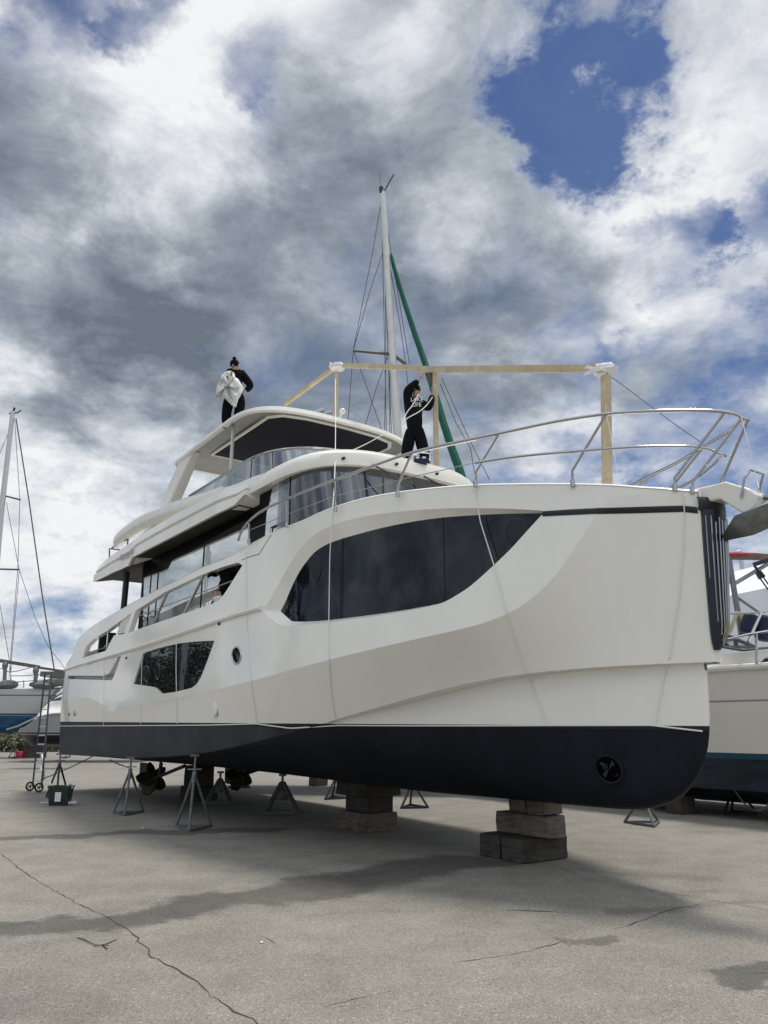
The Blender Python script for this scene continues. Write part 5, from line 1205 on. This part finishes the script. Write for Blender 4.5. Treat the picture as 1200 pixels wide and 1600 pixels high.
for q_ in ([(1100, 978), (1140, 994), (1181, 1011)], [(1100, 1010.5), (1140, 1011), (1181, 1011)], [(1111, 993), (1138, 1008)], [(1150, 999), (1151, 1011)]):
    b = MB(); b.tube([an(*p_, -.03) for p_ in q_], .035, 6); b.build('windscreen_frame', 'wire', nb)
b = MB(); b.tube([an(1100, 960, -.6), an(1150, 958.5, -.6), an(1215, 956.5, -.6)], .022, 8); b.build('rail', 'steel', nb)
b = MB(); b.tube([an(1100, 1008, -.8), an(1140, 998, -.8), an(1170, 991, -.8), an(1215, 984, -.8)], .028, 8); b.build('rail', 'steel', nb)
b = MB(); b.tube([an(1182, 989, -.8), an(1182, 1038, -.8)], .028, 8); b.build('stanchion', 'steel', nb)
b = MB(); b.tube([an(1190, 957, -.6), an(1169, 1003, -.8)], .028, 8); b.build('stanchion', 'steel', nb)
b = MB(); b.tube([an(1112, 1000, -.4), an(1130, 1011, -.4), an(1160, 1016, -.4), an(1210, 1011, -.4)], .03, 6); b.build('hose', 'wire', nb)
for (x0, y0, x1, y1, r_, lb) in ((1127, 953, 1123, 985, .14, 'navy padded fender cover standing upright just right of the stem grille'), (1176, 960, 1166, 990, .17, 'navy padded bolster leaning behind the slanted rail post'), (1197, 962, 1192, 1001, .19, 'navy padded bolster at the right edge of the picture')):
    p, q_ = an(x0, y0, .2), an(x1, y1, .2); b = MB(); d = (q_-p); b.tube([p, p+d*.05, p+d*.15, p+d*.5, p+d*.9, q_], [.3*r_, .75*r_, r_, r_, r_*.95, r_*.6], 14); b.build('fender', 'fender', label=lb, cat='fender', group='navy padded covers on the cruiser')
# aluminium arch with the red board
tw = empty('radar_tower', an(1158, 993, .5), 0, 'grey aluminium lattice arch carrying a red-topped board behind the bow', 'arch')
for q_, r_ in (([(1138, 868), (1150, 940), (1159, 995)], .065), ([(1120, 888), (1140, 887)], .035), ([(1121, 894), (1145, 913)], .035), ([(1146, 913), (1202, 880)], .045), ([(1151, 933), (1190, 960)], .035), ([(1120, 862), (1125, 900)], .035)):
    b = MB(); b.tube([an(*p_, .5) for p_ in q_], r_, 8); b.build('tube', 'steel_dull', tw)
b = MB(); b.beam(an(1178, 882, .3), an(1204, 874, .3), .09, .09); b.build('bracket', 'standdark', tw)
b = MB(); b.beam(an(1120, 869.5, .5), an(1215, 871, .5), .12, .12); b.build('lumber_board', 'timber', label='weathered board lying on top of the aluminium arch', cat='board')
b = MB(); b.tube([an(1120, 867, .5), an(1150, 866, .45), an(1180, 867, .5), an(1215, 870, .5)], .05, 8); b.build('red_strap', 'redwood', label='red fabric strap laid along the board on the aluminium arch', cat='strap')
for p_, q_, lb in (((1152, 955), (1140, 989), 'left'), ((1154, 957), (1177, 987), 'right')): b = MB(); b.beam(an(*p_, .3), an(*q_, .3), .09, .05); b.build('lumber_brace', 'lumber', label=lb+' pale wooden brace at the foot of the aluminium arch', cat='brace')
b = MB(); b.tube([an(1179, 884, .2), an(1185, 893, .2)], .03, 6); b.tube([an(1184, 893, .2), an(1191, 903, .2)], [.11, .13], 10, flat=.5)
b.tube([an(1187, 903, .2), an(1203, 925, .2)], .018, 5); b.tube([an(1192, 901, .2), an(1206, 921, .2)], .018, 5); b.build('pulley_block', 'black', label='black pulley block with ropes hanging from the arch at the right edge', cat='pulley')
# red trolley under the cruiser
c = gnd(1117, 1249); r = empty('trolley', c, 0, 'small red trolley with black wheels on the asphalt under the cruiser', 'trolley')
b = MB(); b.loft([[c+Vector((x, y, z)) for x, y in ((-.32, -.2), (.30, -.2), (.30, .2), (-.32, .2))] for z in (.16, .42)], cu=True, capa=True, capb=True); b.build('body', 'red', r, bevel=.03)
for x_ in (-.22, .22): b = MB(); b.tube([c+Vector((x_, -.26, .11)), c+Vector((x_, -.20, .11))], .11, 14); b.build('wheel', 'tyre', r)
b = MB(); b.tube([c+Vector((.25, 0, .4)), c+Vector((.5, 0, .8))], .02, 6); b.build('handle', 'standdark', r)
chainline(an(1148, 1235, -1), an(1210, 1238, -1), .35, 'dark hose sagging between the stands under the cruiser')
# big shrink-wrapped boat far right
Yw = 34.0
def aw(x, y, d=0): return at(x, y, Yw+d)
wb_ = empty('wrapped_boat', Vector((aw(1220, 1100).x, Yw+2.5, 0)), 0, 'large boat wrapped in white shrink film behind the aluminium arch', 'boat')
b = MB(); sec = lambda x, yt, ys: [aw(x, 1120, 0), aw(x, ys, 0), aw(x, yt, 2.6), aw(x, ys, 5.2)*1.0, aw(x, 1120, 5.2)]
b.loft([sec(1040, 960, 990), sec(1085, 925, 955), sec(1130, 897, 933), sec(1200, 880, 918), sec(1330, 870, 900), sec(1440, 880, 915)], capa=True, capb=True)
b.build('shrink_film', 'twhite', wb_, ang=25)
b = MB(); p_, q_ = aw(1040, 1125, 2.6), aw(1440, 1125, 2.6); b.loft([[p_+Vector((1.5*k, -1.9+.5*k, 0)), q_+Vector((-.5*k, -1.9+.5*k, 0)), q_+Vector((-.5*k, 1.9-.5*k, 0)), p_+Vector((1.5*k, 1.9-.5*k, 0))] for k in (0, 1)][:1]+[[v+Vector((0, 0, -1.7)) for v in [p_+Vector((1.5, -.3, 0)), q_+Vector((-.5, -.3, 0)), q_+Vector((-.5, .3, 0)), p_+Vector((1.5, .3, 0))]]], cu=True, capb=True); b.build('hull', 'fender', wb_)
for x_ in (1090, 1200, 1330): b = MB(); c = aw(x_, 1200, 2.6); b.beam(Vector((c.x, c.y, 0)), Vector((c.x, c.y, .72)), .4, .4); b.build('keel_block', 'timber', label='grey block under the shrink-wrapped boat, '+{1090: 'left one', 1200: 'middle one', 1330: 'right one'}[x_], cat='timber block', group='blocks under the wrapped boat')
# far mast tops right of the stem
for x0, y0, x1, y1, lb in ((1155, 861, 1163, 903, 'slim grey mast top with masthead fittings beyond the wrapped boat'), (1123, 866, 1130, 905, 'faint mast top just right of the stem grille')):
    b = MB(); b.tube([at(x0, y0, 44), at(x1, y1, 44), Vector((at(x1, y1, 44).x+.5, 44, .1))], .13, 8); b.tube([at(x0-4, y0+1, 44), at(x0+1, y0-1, 44)], .05, 5); b.build('mast', 'alu', label=lb, cat='mast')
# ---------------------------------------------------------------- sailboat behind the yacht (centre mast)
def sailboat(c, f, Ln, bm, hs, hw, hk0, label, pname, mastpts, mr, extra, bowlift=.3, white=(.66, .67, .68), anti=(.004, .05, .13), stern_a=None):
    sv = Vector((-f.y, f.x, 0)); r = empty('sailboat', c, 0, label, 'sailboat'); paint(pname, white, anti, hw, [(hw+.02, hw+.12, (.03, .05, .12)), (hs-.32, hs-.24, (.12, .13, .16))])
    st = []
    for i in range(15):
        t = i/14; u = 1-(1-min(1, t/.62))**2 if t < .62 else 1-.35*((t-.62)/.38)**2
        prof = hk0+(hs-hk0)*max(0, 1-t/.22)**1.5+(hw-hk0)*max(0, (t-.75)/.25)**1.5
        st.append((c+f*(Ln/2-Ln*t), sv, bm*u+.03, bm*.72*u+.02, hs+bowlift*(1-t)**2, max(prof+.05, hk0+.55+(prof-hk0)*.8), prof))
    gen_hull('hull', st, pname, r)
    b = MB(); k0 = hk0+.1; b.loft([[c+f*x+sv*y+Vector((0, 0, z)) for x, y in ((1.2*q, .08), (1.2*q, -.08), (-1.3*q, -.08), (-1.3*q, .08))] for z, q in ((k0, 1), (.25, .72))], cu=True, capb=True); b.build('keel', pname, r)
    b = MB(); b.loft([[c+f*x+sv*y*q+Vector((0, 0, z)) for x, y in ((Ln*.18, .5), (Ln*.18, -.5), (-Ln*.22, -1), (-Ln*.22, 1))] for z, q in ((hs+.02, bm*.62), (hs+.5, bm*.5))], cu=True, capb=True); b.build('cabin_top', 'gel', r, bevel=.05)
    b = MB(); b.tube(mastpts, mr, 12, flat=1.3); b.build('mast', 'alu', r, ang=60)
    for nm, pts, rr, m_ in extra:
        b = MB(); b.tube(pts, rr, 6); b.build(nm, m_, r, ang=60)
    return r
YS = 25.0
a25 = lambda x, y, d=0: at(x, y, YS+d)
f2 = Vector((.96, -.28, 0)).normalized(); cS = Vector((a25(640, 900).x-.6, YS, 0)); dk_ = 4.0
mb_ = a25(622, 690); mt = a25(597.5, 300); dn = (mb_-mt).normalized(); base = mb_+dn*((mb_.z-dk_)/-dn.z) if dn.z else mb_
ex = [('masthead_vane', [a25(599, 302), a25(608, 285), a25(615, 273)], .03, 'wire'), ('masthead_light', [a25(596.5, 303), a25(595.5, 293)], .09, 'black'), ('antenna', [a25(595, 292), a25(593, 270)], .012, 'wire'),
      ('spreader', [a25(613, 553.5), a25(552, 547.5)], .055, 'wire'), ('spreader', [a25(614, 554), a25(634, 569)], .06, 'wire'),
      ('furled_sail', smooth3([a25(611, 397), a25(616, 420), a25(640, 498), a25(672, 590), a25(700, 685), a25(722, 745), a25(735, 800)], 1), None, 'green')]
for q_ in ([(596, 312), (583, 390), (552, 547), (545, 640), (541, 700)], [(603, 380), (578, 455), (552, 547)], [(596, 312), (600, 500), (604, 690)], [(599, 330), (606, 560), (613, 700)], [(601, 360), (603, 560), (600, 700)], [(553, 549), (575, 610), (594, 665), (604, 700)],
           [(612, 540), (590, 600), (572, 660), (560, 700)], [(610, 420), (624, 500), (634, 569), (642, 640), (655, 720)], [(604, 350), (640, 569)], [(688, 600), (712, 660), (735, 700), (745, 760)], [(690, 590), (735, 690), (765, 750)], [(607, 400), (609, 560), (609, 700)]):
    ex.append(('rigging_wire', [a25(*p_) for p_ in q_], .013, 'wire'))
sp = []
for e_ in ex:
    if e_[2] is None: n_ = len(e_[1]); sp.append((e_[0], e_[1], [.04]+[.05+.12*min(1, (i+1)/n_*1.15) for i in range(1, n_)], e_[3]))
    else: sp.append(e_)
sailboat(cS, f2, 11.5, 1.75, dk_-.5, 2.3, 1.5, 'sailboat mostly hidden behind the yacht with white mast and furled sail in a green cover', 'centre_sailboat_paint', [mt, mt.lerp(mb_, .3), mb_, base], [.085, .10, .115, .12], sp)
# ---------------------------------------------------------------- far left sailboat
YL = 50.0
al_ = lambda x, y, d=0: at(x, y, YL+d)
bow = al_(94, 1076); f3_ = Vector((.985, -.17, 0)).normalized(); Ls = 14.0; cL = Vector((bow.x, bow.y, 0))-f3_*Ls/2
hsL = al_(60, 1076).z-.15; hwL = al_(30, 1118).z
mtp = al_(20, 643); mbs = al_(-22, 1070)
ex = [('masthead_vane', [al_(14, 646), al_(27, 645), al_(33, 641)], .05, 'wire'), ('masthead_vane', [al_(21, 642), al_(23, 637)], .07, 'black'), ('forestay', [al_(25, 654), al_(45, 780), al_(66, 930), al_(85, 1048), al_(90, 1073)], .042, 'wire'),
      ('spreader', [al_(5, 774), al_(32, 781)], .06, 'wire'), ('spreader', [al_(-8, 889), al_(30, 890)], .06, 'wire'),
      ('rigging_wire', [al_(23, 655), al_(31, 781), al_(28, 885), al_(14, 1060)], .018, 'wire'), ('rigging_wire', [al_(20, 660), al_(3, 700), al_(-10, 730)], .018, 'wire'), ('rigging_wire', [al_(10, 785), al_(30, 890), al_(55, 965), al_(75, 1010), al_(103, 1046)], .018, 'wire'),
      ('rigging_wire', [al_(30, 892), al_(18, 1030), al_(16, 1072)], .018, 'wire'), ('rigging_wire', [al_(0, 945), al_(16, 1040), al_(18, 1072)], .018, 'wire')]
sailboat(cL, f3_, Ls, 2.1, hsL, hwL, al_(0, 1143).z-.2, 'grey-white sailboat with bright blue bottom and tall bare mast at the left edge', 'left_sailboat_paint', [mtp, al_(2, 800), mbs], [.12, .15, .17], ex, .15, (.52, .53, .53), (.005, .085, .20))
# cover frame on the left sailboat: rail on two posts
b = MB(); b.beam(al_(-20, 1029), al_(62, 1042.5), .12, .22); b.build('lumber_beam', 'timber', label='long grey ridge pole raised on posts above the left sailboat', cat='pole'); b = MB(); b.beam(al_(60, 1043), al_(110, 1050.5), .10, .15); b.build('lumber_beam', 'timber', label='thin end of the ridge pole reaching behind the yacht stern', cat='pole')
for x_, y0, y1, lb in ((8.5, 1036, 1074, 'left'), (56.5, 1044, 1075, 'right')):
    c, d = al_(x_, y0), al_(x_-2, y1); b = MB(); b.beam(c, d, .22, .16); b.ball(c-Vector((0, 0, .15)), .19, 7, (1, .8, 1.5)); b.build('frame_post', 'steel_dull', label=lb+' grey post with padded head holding the ridge pole above the left sailboat', cat='post', group='posts on the left sailboat')
for i, (x, y, rx, rz, lb) in enumerate(((10, 1070, .75, .28, 'grey canvas bundle on the deck of the left sailboat'), (68, 1070, .9, .26, 'rolled grey canvas on the bow of the left sailboat'), (88, 1066, .7, .28, 'dark canvas heap on the bow beside the yacht stern'))):
    c = al_(x, y, -.3); b = MB(); rs = random.Random(i); rows = []
    for k in range(8):
        p_ = math.pi*min(max(k/7, .05), .95); rows.append([c+Vector((math.cos(p_)*rx, math.sin(p_)*math.cos(t)*.4+rs.uniform(-.05, .05), math.sin(p_)*math.sin(t)*rz+rs.uniform(-.06, .06))) for t in np.linspace(0, 2*math.pi, 12, endpoint=False)])
    b.loft(rows, cu=True, capa=True, capb=True); b.build('canvas_bundle', 'canvas', label=lb, cat='canvas bundle')
for i, q_ in enumerate(([(0, 1044), (14, 1050), (26, 1049), (48, 1043)], [(16, 1056), (40, 1056), (66, 1053)], [(37, 1075), (37, 1063)], [(60, 1054), (57, 1064), (54, 1070)], [(18, 1066), (60, 1063), (100, 1060)])):
    b = MB(); b.tube([al_(*p_, -.5) for p_ in q_], .025, 5); b.build('guard_wire', 'wire', label=('sagging wire between the two padded posts', 'upper guard wire along the left sailboat', 'thin stanchion standing on the left sailboat deck', 'short slanted stay beside the right padded post', 'lower guard wire along the left sailboat')[i], cat='wire')
# ---------------------------------------------------------------- grey motor boat, left
YM = 44.0
am_ = lambda x, y, d=0: at(x, y, YM+d)
mbp = empty('motor_boat', Vector((am_(60, 1150).x, YM, 0)), 0, 'grey motor boat with dark blue bottom and long pointed bow, beyond the ladder', 'motor boat')
paint('motorboat_paint', (.33, .34, .35), (.008, .010, .035), am_(30, 1148.5).z, [(am_(30, 1147).z, am_(30, 1144.5).z, (.02, .02, .04))])
st = []
shx = [(10.5, 1140.5), (20, 1138), (32, 1134), (45, 1127), (58, 1120), (75, 1116.5), (95, 1115), (150, 1113), (230, 1111)]
for i, (x, y) in enumerate(shx):
    p_ = am_(x, y); t = min(1, i/5); chz = am_(x, 1150-4*(1-t)).z; kz = am_(x, 1146+22*min(1, i/2.2)).z
    st.append((Vector((p_.x, YM+1.6, 0)), Vector((0, -1, 0)), .03+1.55*t**.6, .02+1.35*t**.7, p_.z, min(chz, p_.z-.1), min(kz, p_.z-.12)))
gen_hull('hull', st, 'motorboat_paint', mbp)
b = MB(); sp_ = [(58, 1119), (66, 1108), (76, 1098), (84, 1095), (100, 1094), (150, 1093), (230, 1092)]
b.loft([[am_(x, 1118, .3), am_(x, y, .9), am_(x, y, 2.6), am_(x, 1118, 3.0)] for x, y in sp_], capa=True, capb=True); b.build('cabin_top', 'gel', mbp, ang=30)
b = MB(); b.add([am_(81, 1093, .9), am_(95, 1085, 1.1), am_(120, 1082, 1.1), am_(120, 1092, .9)], [(0, 1, 2, 3)]); b.build('windscreen', 'glass_fly', mbp)
for q_ in ([(80, 1093), (97, 1083), (120, 1080)], [(80, 1094), (120, 1092)], [(74, 1096), (88, 1080), (110, 1066)]): b = MB(); b.tube([am_(*p_, .8) for p_ in q_], .05, 6); b.build('windscreen_frame', 'wire', mbp)
b = MB(); b.tube([am_(10.5, 1140, .1), am_(30, 1134, .05), am_(44, 1127, 0), am_(58, 1120, 0), am_(84, 1115, 0), am_(140, 1113, 0)], .05, 6); b.build('rub_rail', 'steel', mbp)
b = MB(); c = am_(105, 1054, -6); b.loft([[c+Vector((x, y, z)) for x, y in ((-1.1, -.5), (1.6, -.5), (1.6, 1), (-1.1, 1))] for z in (-.12, .12)], cu=True, capa=True, capb=True); b.build('canopy_frame', 'canvas', mbp)
for (x, lb) in ((20, 'left'), (100, 'right')):
    tripod([(x-7, 1184), (x+3, 1185), (x+10, 1183)], (x+3, 1168), (x+3, 1160), 'far dark jack stand under the grey motor boat, '+lb+' one', m='standdark', topz=1.2)
for (x, lb) in ((48, 'left'), (62, 'right')):
    c = gnd(x, 1184); b = MB(); b.beam(c, c+Vector((0, 0, 1.0)), .6, .6); b.build('timber_block', 'timber_dark', label='dark block under the grey motor boat, '+lb+' one of the pair', cat='timber block', bevel=.03)
c = gnd(32, 1184); b = MB(); b.loft([[c+Vector((.32*k*math.cos(t), .32*k*math.sin(t), z)) for t in np.linspace(0, 2*math.pi, 16, endpoint=False)] for k, z in ((.8, 0), (1, .38))], cu=True, capa=True); b.build('bucket', 'red', label='small red tub on the ground beside the far stand', cat='tub', solid=.02)
# ---------------------------------------------------------------- shrubs and low wall in the distance
def leaf_mat(name, c1, c2):
    global nt
    m = bpy.data.materials.new(name); m.use_nodes = True; nt = m.node_tree; b = nt.nodes['Principled BSDF']; oi = N('ShaderNodeNewGeometry'); r = N('ShaderNodeValToRGB'); L(oi.outputs['Random Per Island'], r.inputs[0])
    r.color_ramp.elements[0].color = (*c1, 1); r.color_ramp.elements[1].color = (*c2, 1); L(r.outputs[0], b.inputs['Base Color']); b.inputs['Roughness'].default_value = .6; M[name] = m
leaf_mat('leaf', (.035, .055, .015), (.12, .135, .04)); leaf_mat('leaf_pale', (.15, .14, .07), (.30, .30, .22))
M['bark'] = mat('bark', (.07, .055, .04), .9)
def shrub(c, rx, h, seed, label, pale=.2):
    rs = random.Random(seed); r = empty('shrub', c, 0, label, 'shrub', 'shrubs along the far edge of the yard')
    cl = [(Vector((rs.uniform(-.75, .75)*rx, rs.uniform(-.5, .5)*rx, rs.uniform(.25, .85)*h)), rs.uniform(.28, .5)*min(rx, h)) for _ in range(11)]
    for nm, mt_, n in (('foliage', 'leaf', 1500), ('blossom', 'leaf_pale', int(1500*pale))):
        b = MB()
        for _ in range(n):
            cc, rr_ = rs.choice(cl); d = Vector((rs.gauss(0, 1), rs.gauss(0, 1), rs.gauss(0, 1))).normalized()*rr_*rs.uniform(.6, 1.08); p_ = c+cc+d
            if p_.z < .03: p_.z = rs.uniform(.03, .3)
            u = Vector((rs.gauss(0, 1), rs.gauss(0, 1), rs.gauss(0, 1))).normalized(); v = u.orthogonal().normalized(); s_ = rs.uniform(.05, .13); b.add([p_-u*s_, p_+v*s_*.5, p_+u*s_, p_-v*s_*.5], [(0, 1, 2, 3)])
        b.build(nm, mt_, r, smooth=False, recalc=False)
    b = MB()
    for k in range(5): q_, _ = cl[k]; b.tube([c+Vector((q_.x*.2, q_.y*.2, 0)), c+q_*.5+Vector((0, 0, .1)), c+q_], [.05, .035, .015], 5)
    b.build('stem', 'bark', r)
for i, (px_, h_, rx, lb) in enumerate(((-30, 1.7, 2.0, 'dense shrub beyond the left frame edge'), (-4, 1.5, 1.6, 'leafy green shrub at the left edge beyond the boats'), (14, 1.35, 1.4, 'yellow-green shrub under the pointed bow of the grey boat'), (33, 1.1, 1.3, 'low pale-flowered shrub behind the red tub'), (52, 1.2, 1.3, 'shrub seen through the far stands'), (76, 1.25, 1.3, 'low green shrub right behind the ladder'), (100, 1.2, 1.4, 'low shrub seen beside the stern of the yacht'), (125, 1.3, 1.4, 'shrub hidden by the yacht stern'))):
    c = gnd(px_, 1175.5); c = Vector((c.x, c.y+random.uniform(0, 3), 0)); shrub(c, rx, h_, i+3, lb, .45 if i in (3, 4) else .12)
c = gnd(-20, 1172); d = gnd(170, 1172); b = MB(); b.beam(c+Vector((0, 8, .8)), d+Vector((0, 8, .8)), .3, 2.0); b.build('brick_wall', 'rust', label='low reddish brown wall behind the far shrubs', cat='wall')
def tree(c, h, rad, seed, label, n=9000):
    rs = random.Random(seed); r = empty('tree', c, 0, label, 'tree', 'trees off to the left')
    b = MB(); top = c+Vector((0, 0, h*.8)); b.tube([c, c+Vector((.1, 0, h*.3)), c+Vector((-.1, .1, h*.6)), top], [.28, .22, .13, .05], 9)
    cl = []
    for k in range(26):
        z = h*rs.uniform(.28, .93); q_ = rad*(1-abs(z/h-.5)*1.3)*rs.uniform(.35, 1); t = rs.uniform(0, 6.28); p_ = c+Vector((q_*math.cos(t), q_*math.sin(t), z)); cl.append((p_, rad*rs.uniform(.22, .42)))
        b.tube([c+Vector((0, 0, z*.8)), (c+Vector((0, 0, z*.85))).lerp(p_, .6), p_], [.07, .045, .015], 5)
    b.build('trunk', 'bark', r); b = MB()
    for _ in range(n):
        cc, rr_ = rs.choice(cl); d = Vector((rs.gauss(0, 1), rs.gauss(0, 1), rs.gauss(0, .8))).normalized()*rr_*rs.uniform(.45, 1.1); p_ = cc+d
        u = Vector((rs.gauss(0, 1), rs.gauss(0, 1), rs.gauss(0, 1))).normalized(); v = u.orthogonal().normalized(); s_ = rs.uniform(.07, .17); b.add([p_-u*s_, p_+v*s_*.5, p_+u*s_, p_-v*s_*.5], [(0, 1, 2, 3)])
    b.build('crown', 'leaf', r, smooth=False, recalc=False)
def mirrored(x, y, dist):
    a, h = onw(x, y, bfun); P_ = Wd(a, float(bfun(a, h)), h); d = Vector(ray(x, y)).normalized(); bp_ = (float(bfun(a+.05, h))-float(bfun(a-.05, h)))/.1; hp_ = (float(bfun(a, h+.05))-float(bfun(a, h-.05)))/.1; n_ = (S+F*bp_-Vector((0, 0, hp_))).normalized(); rr_ = d-n_*2*d.dot(n_); rr_ = Vector((rr_.x, rr_.y, 0)).normalized(); q_ = P_+rr_*dist; return Vector((q_.x, q_.y, 0))
tree(mirrored(462, 925, 30), 14.5, 2.4, 11, 'tall leafy tree off to the left, mirrored in the big hull window')
tree(mirrored(240, 1040, 38), 9.5, 3.4, 12, 'broad tree off to the left, mirrored in the midships window')
tree(mirrored(300, 1040, 46), 11, 3.6, 13, 'farther broad tree off to the left behind the mirrored boat')
cM = mirrored(285, 1050, 30)
sailboat(cM, Vector((.8, -.6, 0)).normalized(), 11, 1.7, 3.5, 2.2, 1.4, 'white sailboat on the hard off to the left, mirrored in the midships window', 'mirrored_sailboat_paint', [cM+Vector((0, 0, 3.6)), cM+Vector((.1, 0, 15))], [.1, .07], [('forestay', [cM+Vector((.1, 0, 15)), cM+Vector((4.2, -3.1, 3.9))], .02, 'wire')])
# scattered litter on the asphalt
for i, (x, y, s_, lb) in enumerate(((64, 1232, .03, 'tiny white scrap'), (223, 1294, .02, 'small white chip left of the nearest stand'), (13, 1241, .05, 'white scrap near the left edge'), (107, 1189, .07, 'white scrap under the stern edge'), (427, 1219, .03, 'white chip below the keel'), (409, 1474, .018, 'white fleck in the foreground'))):
    c = gnd(x, y); b = MB(); b.prism([c+Vector((random.uniform(.7, 1)*s_*math.cos(t), random.uniform(.7, 1)*s_*math.sin(t), .004)) for t in np.linspace(0, 2*math.pi, 7, endpoint=False)], (0, 0, .01)); b.build('paper_scrap', 'print', label=lb+' lying on the asphalt', cat='scrap')
b = MB()
for q_ in ([(120, 1466), (132, 1470), (148, 1479), (170, 1481)], [(182, 1469), (165, 1477), (147, 1481)], [(160, 1478), (167, 1484)]): b.tube([gnd(*p_)+Vector((0, 0, .006+.004*i)) for i, p_ in enumerate(q_)], [.004, .005, .004, .003][:len(q_)], 5)
b.build('twig', 'bark', label='brown forked twig lying on the asphalt in the left foreground', cat='twig')

for o_ in bpy.data.objects:
    if 'label' in o_.keys() and not 4 <= len(o_['label'].split()) <= 16: print('LABEL', o_.name, o_['label'])
